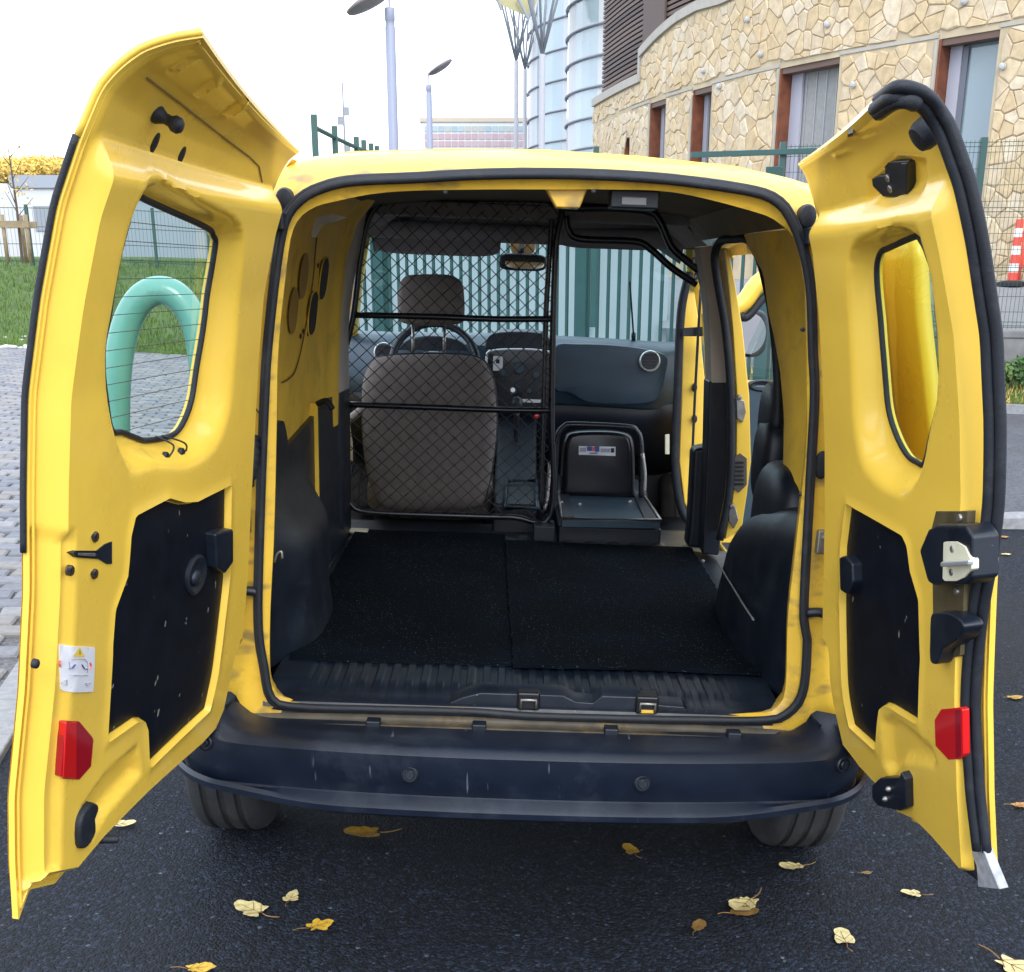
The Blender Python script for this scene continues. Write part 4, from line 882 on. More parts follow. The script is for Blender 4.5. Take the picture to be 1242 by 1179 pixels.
def clip_line(o, d):
    ts = []
    for i in range(len(fp)):
        a, b = fp[i-1], fp[i]; e = b-a; den = d[0]*e[1]-d[1]*e[0]
        if abs(den) < 1e-9: continue
        w_ = a-o; t = (w_[0]*e[1]-w_[1]*e[0])/den; s_ = (w_[0]*d[1]-w_[1]*d[0])/den
        if 0 <= s_ < 1: ts.append(t)
    ts.sort(); return [(ts[i], ts[i+1]) for i in range(0, len(ts)-1, 2)]
for sg in (1, -1):
    d = np.array([cos(cth)*sg, sin(cth)])
    for k in range(-40, 60):
        o = np.array([k*stp*.80-.3, 1.2])
        for t0, t1 in clip_line(o, d):
            if t1-t0 < .02: continue
            n_ = max(2, int((t1-t0)/.03)); L = []
            for j in range(n_+1):
                q = o+d*(t0+(t1-t0)*j/n_); L.append((q[0], PY+.004*sg*(1 if j % 2 else -1), q[1]))
            wm.tube(L, .0017, 5)
tag(wm.build('wire_mesh', STEELB, part, smooth=True), kind='stuff')
# swung-back right half of the partition: bent tubes under the roof
MB().tube(P8([(682, 246), (690, 252), (740, 252), (785, 256), (800, 268), (815, 300), (835, 318), (848, 330), (854, 352), (860, 400), (864, 462)], 1.72), .013, 10).build('roof_tube', STEELB, part, smooth=True)
MB().tube(P8([(686, 262), (690, 280), (705, 290), (770, 293), (790, 303), (815, 325), (845, 345)], 1.74), .012, 10).build('roof_tube', STEELB, part, smooth=True)
for uv in ((843, 316), (845, 335)): blob(aty(*uv, 1.70), (.010, .012), 'tube_clamp', METAL, part, th=.012)
MB().box((.05, 1.72, .598), (.13, 1.84, .66)).build('hinge_foot', BLK, part, bevel=.005)

# ---- driver's seat
seat = empty('driver_seat', (0, 0, 0), parent=van)
sb_px = [(437, 500), (438, 465), (446, 445), (462, 434), (520, 431), (575, 434), (592, 448), (600, 475), (602, 520), (598, 560), (590, 600), (578, 618), (520, 620), (465, 618), (448, 590), (440, 550)]
prof = np.array([aty(u, v, 2.02) for u, v in sb_px]); prof = catmull(prof, 3, True); cen = prof.mean(0)
rings = []
for sc, dy in ((.55, -.03), (.80, -.025), (.93, -.012), (.99, .01), (1, .04), (.99, .09), (.93, .125), (.80, .14)):
    q = cen+(prof-cen)*sc; q[:, 1] = 2.02+dy+.12*(q[:, 2]-.65)*0.35; rings.append(q)
MB().loft(rings).build('backrest', SEAT, seat, smooth=True)
MB().tube([(c[0], 2.02+.06+.042*(c[2]-.65), c[2]) for c in catmull(prof[::3]*1.0, 2, True)], .006, 6, closed=True).build('seat_piping', DASHD, seat, smooth=True)
hp = np.array([aty(u, v, 2.10) for u, v in ((483, 350), (490, 336), (505, 333), (540, 333), (555, 338), (562, 350), (563, 385), (556, 393), (520, 396), (488, 392), (482, 380))]); hp = catmull(hp, 3, True); hc = hp.mean(0); rings = []
for sc, dy in ((.5, -.012), (.85, -.008), (.97, .006), (1, .03), (.97, .075), (.8, .09)): 
    q = hc+(hp-hc)*sc; q[:, 1] = 2.09+dy; rings.append(q)
MB().loft(rings).build('headrest', SEAT, seat, smooth=True)
for u in (501, 539): MB().tube([aty(u, 392, 2.13), aty(u, 436, 2.12)], .006, 8).build('headrest_post', METAL, seat, smooth=True)
pillow((-.36, 2.38, .66), (.26, .28, .09), 'seat_cushion', SEAT, seat, 4)
MB().box((-.58, 2.1, .46), (-.14, 2.6, .58)).build('seat_base', DASHD, seat, bevel=.01)
p = aty(420, 512, 2.05); MB().tube([p+[-.05, .05, -.03], p, p+[.06, 0, .05]], .016, 8).build('belt_anchor', GREIGE, seat, smooth=True)

# ---- folded passenger seat
ps = empty('passenger_seat', (0, 0, 0), parent=van)
fpx = [(672, 606), (674, 560), (676, 530), (684, 518), (697, 515), (760, 518), (772, 523), (777, 536), (778, 570), (778, 606)]
prof = [aty(u, v, 2.12) for u, v in fpx]
MB().tube(catmull(prof, 5), .012, 10).build('seat_frame', STEELB, ps, smooth=True)
shell = catmull([aty(u, v, 2.15) for u, v in ((680, 606), (681, 560), (684, 535), (694, 525), (730, 523), (758, 526), (768, 535), (770, 570), (770, 606))], 4)
sc = shell.mean(0); MB().loft([sc+(shell-sc)*k+[0, dy, 0] for k, dy in ((.80, -.012), (.93, -.010), (1, .01), (1, .05))]).build('back_shell', mat('gloss_black', (.008, .009, .014), .25), ps, smooth=True)
MB().tube(catmull([aty(u, v, 2.08) for u, v in ((779, 550), (782, 575), (781, 600))], 4), .008, 8).build('side_rail', METAL, ps, smooth=True)
lab = MB().prism([aty(u, v, 2.128) for u, v in ((702, 541), (746.5, 542), (746.5, 553), (702, 551.5))], (0, .002, 0)).build('seat_label', WHITE, ps)
for (a, b, c_, d_, m_) in ((703.5, 543, 711, 548, INKG), (712, 541.5, 718, 547, INKB), (718, 542, 721.5, 547, INKR), (721.5, 541.5, 727, 548, INKB), (728.5, 544, 740, 548.5, INKG), (741, 543.5, 745, 549, DASHD), (715, 549, 725, 550.3, INKB)):
    MB().add([aty(u, v, 2.1265) for u, v in ((a, b), (c_, b), (c_, d_), (a, d_))], [(0, 1, 2, 3)]).build('print', m_, lab)
bd = [atz(u, v, .70) for u, v in ((677, 598), (778, 598), (801, 632), (681, 630))]
MB().prism(bd, (0, 0, -.03)).build('fold_board', DASH, ps, bevel=.004)
for k in (0, 1): 
    a = [atz(u, v, .703) for u, v in (((679, 600), (690, 600), (697, 628), (683, 628)), ((768, 600), (777, 600), (797, 630), (782, 630)))[k]]
    MB().prism(a, (0, 0, .004)).build('board_slat', DASHD, ps)
MB().tube([b+[0, -.004, .004] for b in (bd[0], bd[3], bd[2], bd[1])], .006, 8).build('board_rim', METAL, ps, smooth=True)
for uv in ((703, 612), (764, 609), (681, 610)): blob(atz(*uv, .705), (.007, .007), 'board_screw', METAL, ps, th=.003)
MB().tube(catmull([atz(660, 620, .68), atz(664, 600, .74), atz(667, 560, .86)], 4), .007, 8).build('fold_lever', METAL, ps, smooth=True)
MB().box((.14, 1.74, .46), (.52, 2.55, .66)).build('seat_base', DASHD, ps, bevel=.01)
pillow((.33, 2.42, .66), (.2, .22, .06), 'folded_cushion', DASHD, ps, 4)

# ---- dashboard
dash = empty('dashboard', (0, 0, 0), parent=van)
prof = [(3.30, 1.22), (3.05, 1.262), (2.90, 1.255), (2.83, 1.22), (2.80, 1.15), (2.80, 1.05), (2.83, .985), (2.90, .955), (3.05, .93), (3.30, .9)]
mb = MB(); mb.loft([[(x, y+(.16*sst((abs(x)-.55)/.25)), z+(.02*(1-(x/.8)**2))-.02) for y, z in prof] for x in np.linspace(-.80, .80, 33)], closed=True); mb.build('dash_top', DASH, dash, smooth='auto')
prof = [(2.86, .99), (2.845, .95), (2.86, .90), (2.93, .80), (3.05, .70), (3.2, .62), (3.28, .62), (3.28, .95)]
MB().loft([[(x, y+.1*sst((abs(x)-.6)/.2), z) for y, z in prof] for x in np.linspace(-.78, .78, 21)], closed=True).build('dash_lower', DASHD, dash, smooth='auto')
gb = catmull([aty(u, v, 2.79) for u, v in ((672, 422), (700, 417), (760, 420), (806, 430), (808, 450), (802, 476), (792, 487), (760, 490), (715, 488), (690, 476), (672, 470))], 4, True); gc = gb.mean(0)
MB().loft([gc+(gb-gc)*k+[0, dy, 0] for k, dy in ((1, .03), (1, -.002), (.985, -.008), (.9, -.010), (.4, -.012))]).build('glovebox_lid', DASH, dash, smooth='auto')
def vent(uv, r, y):
    c = aty(*uv, y); q = MB().lathe(c, (0, -1, .1), [(r, -.02), (r, .008), (r*.92, .012), (r*.84, .008), (r*.82, -.004), (.001, -.006)], 28).build('air_vent', SILVER, dash, smooth='auto')
    MB().lathe(c, (0, -1, .1), [(r*.80, -.02), (r*.80, .002), (.001, .003)], 24).build('vent_core', DASHD, q)
    for k in range(-2, 3): MB().box((c[0]-r*.72*sqrt(1-(k*.3)**2), c[1]-.009, c[2]+k*r*.3-.003), (c[0]+r*.72*sqrt(1-(k*.3)**2), c[1]-.001, c[2]+k*r*.3+.003)).build('vent_slat', BLK, q)
vent((788, 438), .045, 2.758); vent((466, 428), .045, 2.82)
# centre stack
cs = catmull([aty(u, v, 2.72) for u, v in ((591, 430), (596, 424), (630, 423), (664, 426), (668, 432), (668, 470), (662, 498), (600, 498), (592, 470))], 4, True); cc = cs.mean(0)
st_ = MB().loft([cc+(cs-cc)*k+[0, dy, 0] for k, dy in ((1, .12), (1, .0), (.96, -.008), (.5, -.010))]).build('centre_stack', mat('piano_black', (.009, .012, .018), .22), dash, smooth='auto')
MB().tube(catmull([aty(u, v, 2.705) for u, v in ((590, 470), (590, 436), (596, 426), (630, 424), (660, 426), (668, 432), (669, 465), (667, 478))], 5), .0055, 8).build('stack_bezel', SILVER, st_, smooth=True)
MB().box(aty(598, 441, 2.705)-[0, 0, .03], aty(610, 432, 2.71)+[0, .01, .0]).build('stack_display', WHITE, st_, bevel=.002)
MB().box(aty(601.5, 439, 2.703)-[0, 0, .006], aty(606, 436, 2.704)+[0, .004, .0]).build('display_print', DASHD, st_)
for uv, r in (((629, 447), .026), ((610, 452), .016), ((650, 455), .018), ((622, 474), .018), ((642, 474), .012)):
    MB().lathe(aty(*uv, 2.71), (0, -1, .1), [(r, 0), (r*.95, .012), (r*.8, .018), (.001, .018)], 20).build('control_knob', DASH, st_, smooth='auto')
MB().lathe(aty(622, 473, 2.69), (0, -1, .1), [(.010, 0), (.010, .003), (.001, .003)], 14).build('knob_highlight', SILVER, st_)
MB().box(aty(629, 488, 2.70), aty(660, 485, 2.70)+[0, .02, 0]).build('button_row', SILVER, st_, bevel=.001)
hd = catmull([aty(u, v, 2.80) for u, v in ((588, 424), (590, 412), (600, 404), (630, 402), (660, 405), (668, 415), (670, 425))], 4); MB().loft([hd, hd+[0, .22, .0]], closed=True).build('display_hood', DASHD, dash, bevel=.01)
cl = catmull([aty(u, v, 2.82) for u, v in ((478, 440), (484, 420), (500, 410), (526, 407), (555, 412), (570, 424), (574, 440))], 4); MB().loft([cl, cl+[0, .22, 0]], closed=True).build('cluster_hood', DASHD, dash, bevel=.01)
# console and gear box in the middle
MB().loft([[(-.11, y, z0), (.075, y, z0), (.07, y, z1), (-.10, y, z1)] for y, z0, z1 in ((1.92, .5, .70), (2.25, .5, .72), (2.5, .5, .78), (2.74, .5, .93))]).build('centre_console', DASHD, dash, bevel=.012)
c = [atz(u, v, .735) for u, v in ((614, 583), (650, 583), (652, 617), (612, 617))]
tr_ = MB().tube(np.array(c+[c[0]]), .008, 8).build('console_tray', DASH, dash, smooth=True)
MB().tube(catmull([(-.02, 2.62, .80), (-.02, 2.58, .90), (-.02, 2.56, .97)], 4), .012, 8).build('gear_lever', DASHD, dash, smooth=True)
pillow((-.02, 2.56, 1.0), (.025, .025, .035), 'gear_knob', BLK, dash, 2.4)
blob(aty(651, 505, 2.70), (.012, .010), 'red_button', RED, dash, th=.006)
MB().tube([aty(607, 537, 2.6), aty(645, 538, 2.6)], .004, 6).build('tray_edge', SILVER, dash, smooth=True)
# steering wheel
sw = empty('steering_wheel', (0, 0, 0), parent=van)
c = aty(527, 442, 2.56); ax = np.array([0, -.9, .43]); ax /= np.linalg.norm(ax); e1 = np.array([1., 0, 0]); e2 = np.cross(ax, e1); R = .178
MB().tube([c+R*(cos(a)*e1+sin(a)*e2) for a in np.linspace(0, 2*pi, 48, endpoint=False)], .0155, 10, closed=True).build('rim', BLK, sw, smooth=True)
for a in (-.2, pi+.2, -pi/2): MB().tube([c+R*.98*(cos(a)*e1+sin(a)*e2), c+.05*(cos(a)*e1+sin(a)*e2)-ax*.02], .016, 8).build('spoke', BLK, sw, smooth=True)
pillow(c-ax*.02, (.075, .035, .06), 'hub', BLK, sw, 3)
MB().tube([c-ax*.03, c-ax*.30], .03, 10).build('column', DASHD, sw, smooth=True)
# mirror, visors, wiper
rm = pillow(aty(634, 318, 2.62), (.098, .022, .034), 'rear_view_mirror', BLK, van, 4)
p = aty(634, 318, 2.597); g_ = MB().lathe((0, 0, 0), (0, -1, .12), [(1, 0), (1, .003), (.01, .003)], 32)
g_.v = [(p[0]+.008+.080*np.sign(x)*abs(x)**.6, p[1]+y, p[2]+.026*np.sign(z)*abs(z)**.6) for x, y, z in g_.v]; g_.build('mirror_glass', mat('amber_reflection_paint', (.36, .21, .09), .25, .2), rm)  # diffuse amber stands in for what the mirror reflects
MB().tube([aty(632, 310, 2.64), aty(633, 297, 2.66)], .012, 8).build('mirror_stem', BLK, rm, smooth=True)
MB().lathe(aty(634, 296, 2.66), (0, -1, .3), [(.055, -.005), (.05, .006), (.001, .008)], 18).build('mirror_base', mat('amber_plastic', (.45, .24, .10), .5), rm)
pillow(aty(530, 291, 2.50), (.255, .012, .058), 'sun_visor', HEADL, van, 5)
pillow(aty(742, 283, 2.50), (.22, .012, .06), 'sun_visor', HEADL, van, 5)
MB().tube(catmull([wsp(a, .02+.05*(1-a*a)) + np.array([0, .03, .02]) for a in np.linspace(.15, .75, 8)], 2), .009, 6).build('wiper', BLK, van, smooth=True)
q = MB().tube([wsp(.62, .72) + np.array([0, -.02, 0]), wsp(.66, .35) + np.array([0, -.02, 0])], .004, 6).build('hanging_cord', BLK, van)
MB().tube([wsp(.66, .36) + np.array([0, -.02, 0]), wsp(.665, .22) + np.array([0, -.02, 0])], .010, 8).build('cord_weight', BLK, q)
for a, col in ((.46, (.80, .80, .45)), (.57, (.62, .80, .66)), (.68, (.70, .66, .78))):
    c0 = np.array(wsp(a, .24))+[0, -.012, 0]; MB().prism([c0+[-.035, .03, -.022], c0+[.035, .03, -.022], c0+[.035, -.012, .03], c0+[-.035, -.012, .03]], (0, .001, .001)).build('windscreen_sticker', mat('sticker_tint', col, .6), van)

# ------------------------------------------------------------------ the two rubber mats lying on the cargo floor
CARP = mat('black_carpet', (.0026, .0056, .0100), .95, var=.4, vscale=5, bump=.6, bscale=900, spec=.06)
n = CARP.node_tree; b = n.nodes['Principled BSDF']; cur = b.inputs['Base Color'].links[0].from_socket
tc = n.nodes.new('ShaderNodeTexCoord'); vo = n.nodes.new('ShaderNodeTexNoise'); vo.inputs['Scale'].default_value = 260; vo.inputs['Detail'].default_value = 2
n.links.new(tc.outputs['Object'], vo.inputs['Vector']); mp = n.nodes.new('ShaderNodeMapRange'); mp.inputs[1].default_value = .69; mp.inputs[2].default_value = .73
n.links.new(vo.outputs[0], mp.inputs[0]); mm = n.nodes.new('ShaderNodeMix'); mm.data_type = 'RGBA'; n.links.new(mp.outputs[0], mm.inputs[0]); n.links.new(cur, mm.inputs[6]); mm.inputs[7].default_value = (.25, .25, .24, 1); n.links.new(mm.outputs[2], b.inputs['Base Color'])
def mat_piece(px, z, th, label):
    P = resample([atz(u, v, z+th)[:2] for u, v in px], .03, True); P += rng.normal(0, .0014, P.shape)
    pts, T = cdt(P, [], .03); mb = MB()
    zz = z+th+.0018*np.sin(pts[:, 0]*9+pts[:, 1]*5)
    mb.add(np.c_[pts, zz], T)
    mb.loft([np.c_[np.vstack([P, P[:1]]), np.full(len(P)+1, z)], np.c_[np.vstack([P, P[:1]]), np.append(z+th+.0018*np.sin(P[:, 0]*9+P[:, 1]*5), z+th+.0018*np.sin(P[0, 0]*9+P[0, 1]*5))]], closed=False)
    o = mb.build('cargo_mat', CARP, None, smooth='auto'); o.matrix_world = Matrix.Rotation(CAMBER, 4, 'Y')
    return tag(o, label, 'mat', 'black mats on the cargo floor')
mat_piece([(349, 799), (500, 803), (625, 806), (619, 720), (613, 648), (520, 644), (432, 641), (400, 700)], .600, .006, 'black carpet mat on the left half of the van floor')
mat_piece([(622, 807), (780, 810), (935, 817), (890, 745), (838, 664), (720, 659), (613, 655), (617, 730)], .6065, .007, 'black carpet mat on the right half of the van floor')
# ------------------------------------------------------------------ ground, road, pavement (world frame; the road falls 2 degrees to the right)
def gz(x): return -tan(CAMBER)*np.clip(x, -9, 9)
def ground_sheet(name, poly, lift, m, step=1.0, kind='structure'):
    P, T = cdt(resample(poly, step*.8, True), [], step); 
    o = MB().add(np.c_[P, gz(P[:, 0])+lift], T).build(name, m, None, smooth=True); return tag(o, kind=kind)
def ground_mat(name, col, spk, scale, bump, rough=.7, patch=.3, spec=.4):
    m = bpy.data.materials.new(name); m.use_nodes = True; n = m.node_tree; b = n.nodes['Principled BSDF']
    tc = n.nodes.new('ShaderNodeTexCoord')
    b.inputs['Specular IOR Level'].default_value = spec
    vo = n.nodes.new('ShaderNodeTexVoronoi'); vo.inputs['Scale'].default_value = scale; n.links.new(tc.outputs['Object'], vo.inputs['Vector'])
    no = n.nodes.new('ShaderNodeTexNoise'); no.inputs['Scale'].default_value = 1.1; no.inputs['Detail'].default_value = 8; no.inputs['Roughness'].default_value = .65; n.links.new(tc.outputs['Object'], no.inputs['Vector'])
    rm = n.nodes.new('ShaderNodeValToRGB'); e = rm.color_ramp.elements
    e[0].position = .0; e[0].color = (*[c*.5 for c in col], 1); e[1].position = 1; e[1].color = (*spk, 1)
    x = e.new(.40); x.color = (*col, 1); x = e.new(.70); x.color = (*[c*(2.6 if spec < .3 else 1.3) for c in col], 1); x = e.new(.92); x.color = (*[c*(6 if spec < .3 else 1.5) for c in col], 1)
    n.links.new(vo.outputs['Color'], rm.inputs[0])
    mp = n.nodes.new('ShaderNodeMapRange'); mp.inputs[1].default_value = .3; mp.inputs[2].default_value = .7; mp.inputs[3].default_value = 1-patch; mp.inputs[4].default_value = 1+patch; n.links.new(no.outputs[0], mp.inputs[0])
    mm = n.nodes.new('ShaderNodeMix'); mm.data_type = 'RGBA'; mm.blend_type = 'MULTIPLY'; mm.inputs[0].default_value = 1; n.links.new(rm.outputs[0], mm.inputs[6]); n.links.new(mp.outputs[0], mm.inputs[7]); n.links.new(mm.outputs[2], b.inputs['Base Color'])
    mr = n.nodes.new('ShaderNodeMapRange'); mr.inputs[1].default_value = .3; mr.inputs[2].default_value = .7; mr.inputs[3].default_value = rough-.1; mr.inputs[4].default_value = rough+.15; n.links.new(no.outputs[0], mr.inputs[0]); n.links.new(mr.outputs[0], b.inputs['Roughness'])
    nz = n.nodes.new('ShaderNodeTexNoise'); nz.inputs['Scale'].default_value = scale*2.2; nz.inputs['Detail'].default_value = 3; n.links.new(tc.outputs['Object'], nz.inputs['Vector'])
    sm_ = n.nodes.new('ShaderNodeMath'); sm_.operation = 'SUBTRACT'; n.links.new(vo.outputs['Distance'], sm_.inputs[0]); n.links.new(nz.outputs[0], sm_.inputs[1])
    bp_ = n.nodes.new('ShaderNodeBump'); bp_.inputs['Strength'].default_value = bump; bp_.inputs['Distance'].default_value = .006; n.links.new(sm_.outputs[0], bp_.inputs['Height']); bp_.invert = True; n.links.new(bp_.outputs[0], b.inputs['Normal'])
    return m
ASPH = ground_mat('dark_asphalt', (.0044, .0062, .0108), (.14, .155, .18), 125, 1.0, .66, .5, .24)
ROADG = ground_mat('grey_road', (.075, .077, .09), (.12, .12, .13), 60, .3, .8, .2)
PALE = ground_mat('pale_concrete', (.24, .27, .28), (.6, .6, .6), 20, .1, .85, .1)
PAVB = ground_mat('joint_sand', (.10, .10, .105), (.16, .16, .16), 60, .3, .9, .2)
GB = MB(); xs = [-400, -120, -40, -20, -9, -6, -3, 0, 3, 6, 9, 20, 40, 120, 400]; ys = [-60, -20, -8, 0, 5, 9, 14, 20, 40, 90, 200, 800]
GB.sheet([[(x, y, gz(x)-.012) for x in xs] for y in ys]); tag(GB.build('ground', ROADG, None, smooth=True), kind='structure')
KD = np.array([-.17, 1.0]); KD /= np.linalg.norm(KD); K0 = np.array([-1.52, .25])       # kerb line left of the van
kp = lambda t, o=0: K0+KD*t+np.array([-KD[1], KD[0]])*o
ground_sheet('road', [tuple(kp(-14)), tuple(kp(5.4)), (3.0, 5.35), (12, 6.4), (12, -14)], -.004, ASPH, 1.0)
ground_sheet('plaza', [(-2.6, 9.0), (2.4, 9.0), (2.9, 12), (2.5, 40), (-2.2, 40), (-2.4, 16)], .0, PALE, 3)
# the kerb on the left: granite stones
GRAN = mat('granite', (.24, .24, .25), .7, var=.2, vscale=30, bump=.4, bscale=90)
kerb = empty('kerb'); tag(kerb, kind='structure')
nrm = np.array([-KD[1], KD[0]])
for k in range(-6, 18):
    t0 = k*.62; a = kp(t0+.006); b_ = kp(t0+.614); q = [a, b_, b_+nrm*.15, a+nrm*.15]
    z = np.mean([gz(p[0]) for p in q]); MB().prism([(p[0], p[1], gz(p[0])-.08) for p in q], (0, 0, .10+random.uniform(-.003, .003))).build('kerb_stone', GRAN, kerb, bevel=.008)
# pavement of setts on the left
pave = ground_sheet('pavement', [tuple(kp(-9, .15)), tuple(kp(9.3, .15)), (-4.0, 14), (-6, 18.5), (-10, 22), (-14, 24), (-18, 12), (-12, -9)], .006, PAVB, 1.2)
SETT = [mat('granite_sett', c, .75, var=.2, vscale=25, bump=.4, bscale=80) for c in ((.17, .17, .19), (.22, .215, .22), (.145, .15, .17), (.20, .185, .18))]
setts = []
L_, W_ = .21, .145
for i in range(-8, 130):
    for j in range(0, 90):
        t = i*W_; o = .16+(j+(i % 2)*.5)*L_
        c = kp(t, o+L_/2); c = np.array([c[0], c[1]])
        if c[1] > 17.5 or c[1] < .3: continue
        p = np.array([c[0], c[1], gz(c[0])+.02]); q = p-CW; zz = q @ _fw
        if zz < .5: continue
        u, v = CX+FPX*(q @ _rt)/zz, CY-FPX*(q @ _up)/zz
        if not ((-70 < u < 60 and 405 < v < 930) or (95 < u < 290 and 385 < v < 560)): continue
        setts.append((zz, t, o))
setts.sort(); rest = MB()
for k, (zz, t, o) in enumerate(setts):
    g_ = .008; q = [kp(t+g_, o+g_), kp(t+W_-g_, o+g_), kp(t+W_-g_, o+L_-g_), kp(t+g_, o+L_-g_)]
    q = [np.array(p)+rng.normal(0, .004, 2) for p in q]; dz = random.uniform(-.004, .005)
    lo = [(p[0], p[1], gz(p[0])) for p in q]; c = np.mean(q, 0); hi = [(c[0]+(p[0]-c[0])*.90, c[1]+(p[1]-c[1])*.90, gz(p[0])+.022+dz) for p in q]; md = [(p[0], p[1], gz(p[0])+.014+dz) for p in q]
    mb = MB() if k < 300 else rest
    mb.loft([lo, md, hi], mi=0 if k < 300 else random.randrange(4))
    if k < 300: mb.build('sett', SETT[random.randrange(4)], pave)
if rest.v: tag(rest.build('far_setts', SETT, pave), kind='stuff')
# the right: kerb at the road's end, planted strip, retaining wall, terrace
kr = empty('far_kerb'); tag(kr, kind='structure')
for k in range(22):
    x = 2.2+k*.5; y = 5.34+(x-3)*.115
    MB().prism([(x+.006, y, gz(x)-.1), (x+.494, y+.057, gz(x)-.1), (x+.494, y+.257, gz(x)-.1), (x+.006, y+.2, gz(x)-.1)], (0, 0, .17)).build('kerb_stone', GRAN, kr, bevel=.01)
VERGE = mat('verge_soil', (.10, .11, .05), .9, var=.4, vscale=3, dirt=(.30, .24, .08), dscale=5, damt=.8)
VY = lambda x: 13.3-(x-6.5)*.25
tag(MB().sheet([[(x, VY(x)+dy, gz(x)+z) for x in np.linspace(3.2, 14, 16)] for dy, z in ((0, -.02), (.0, .07), (.25, .09), (.6, .16), (1.15, .36))]).build('verge', VERGE, None, smooth=True), kind='structure')
tag(MB().sheet([[(x, VY(x)-.16+dy, gz(x)+z) for x in np.linspace(3.2, 14, 16)] for dy, z in ((0, -.02), (0, .10), (.17, .10), (.17, .0))]).build('verge_kerb', GRAN, None), kind='structure')
CONC = mat('grey_concrete', (.17, .17, .17), .8, var=.25, vscale=4, bump=.2, bscale=60, dirt=(.05, .055, .045), dscale=2.5, damt=.7)
rw = MB(); rw.loft([[(x, VY(x)+1.05, -.4), (x, VY(x)+1.05, .64), (x, VY(x)+1.03, .65), (x, VY(x)+1.03, .73), (x, VY(x)+1.30, .73), (x, VY(x)+1.30, -.4)] for x in np.linspace(3.0, 14, 8)]); tag(rw.build('retaining_wall', CONC, None, bevel=.01), 'grey concrete retaining wall below the mesh fence', 'wall')
tag(MB().sheet([[(x, VY(x)+dy, z) for x in np.linspace(2.2, 14, 10)] for dy, z in ((1.29, .71), (2.2, .95), (3.4, 1.27), (5, 1.33), (12, 1.34))]).build('terrace', mat('terrace_paving', (.22, .22, .23), .8, var=.1, vscale=2), None, smooth=True), kind='structure')

# ------------------------------------------------------------------ leaves lying on the asphalt
LEAFC = {'pale yellow': (.62, .52, .24), 'golden yellow': (.60, .36, .03), 'brown': (.20, .11, .03), 'ochre': (.42, .25, .03), 'orange brown': (.42, .19, .04)}
LM = {k: mat('leaf_'+k.replace(' ', '_'), c, .55, var=.25, vscale=60, dirt=(.16, .09, .03), dscale=40, damt=.6) for k, c in LEAFC.items()}
def leaf(uv, size, col, label, rot, curl=.25, lob=3):
    curl *= .6; lob = random.choice((2, 3, 3, 5)); ph = random.uniform(0, 6); nt1 = random.uniform(.2, 6); jag = random.uniform(.02, .05)
    p = toworld(atz(*uv, 0)); c = Vector((p[0], p[1], gz(p[0])+.003))
    pts = []; N = 40
    for k in range(N):
        a = 2*pi*k/N; r = (.52+.16*cos(a)+.10*cos(lob*a)+.05*cos(2*a+1)+jag*cos(7*a+ph)+jag*.7*cos(11*a+ph*2)-.14*math.exp(-((a-nt1)/.22)**2))*(1-.30*math.exp(-((a-pi)/.35)**2))
        pts.append((r*cos(a)*1.05, r*sin(a)*.85))
    P, T = cdt(np.array(pts), [], .12); z = curl*(P[:, 0]**2*.5+np.abs(P[:, 1])*.45+.10*np.sin(P[:, 0]*6+rot)*P[:, 1])
    S_ = size; ca, sa = cos(rot), sin(rot)
    V = [(S_*(x*ca-y*sa), S_*(x*sa+y*ca), S_*h) for (x, y), h in zip(P, z-z.min()+.02)]
    mb = MB().add(V, T)
    L = [( -.38+t*-.75, .10*sin(t*3), .03+.12*t) for t in np.linspace(0, 1, 6)]
    mb.tube([(S_*(x*ca-y*sa), S_*(x*sa+y*ca), S_*h) for x, y, h in L], S_*.022, 5, mi=1)
    zi = lambda x, y: curl*(x*x*.5+abs(y)*.45+.10*sin(x*6+rot)*y)-z.min()+.035
    for vx, vy in ((.55, 0), (.30, .30), (.30, -.30), (.0, .36), (.0, -.36)):
        x0_ = -.36 if vy == 0 else vx-.30; R_ = [(x0_+(vx-x0_)*q, vy*q) for q in np.linspace(0, 1, 5)]
        mb.tube([(S_*(x*ca-y*sa), S_*(x*sa+y*ca), S_*zi(x, y)) for x, y in R_], S_*.010, 4, mi=1)
    o = mb.build('fallen_leaf', [LM[col], LM['brown']], None, smooth=True); o.location = c; o.rotation_euler = (0, CAMBER, 0)
    return tag(o, label, 'leaf', 'fallen leaves on the asphalt')
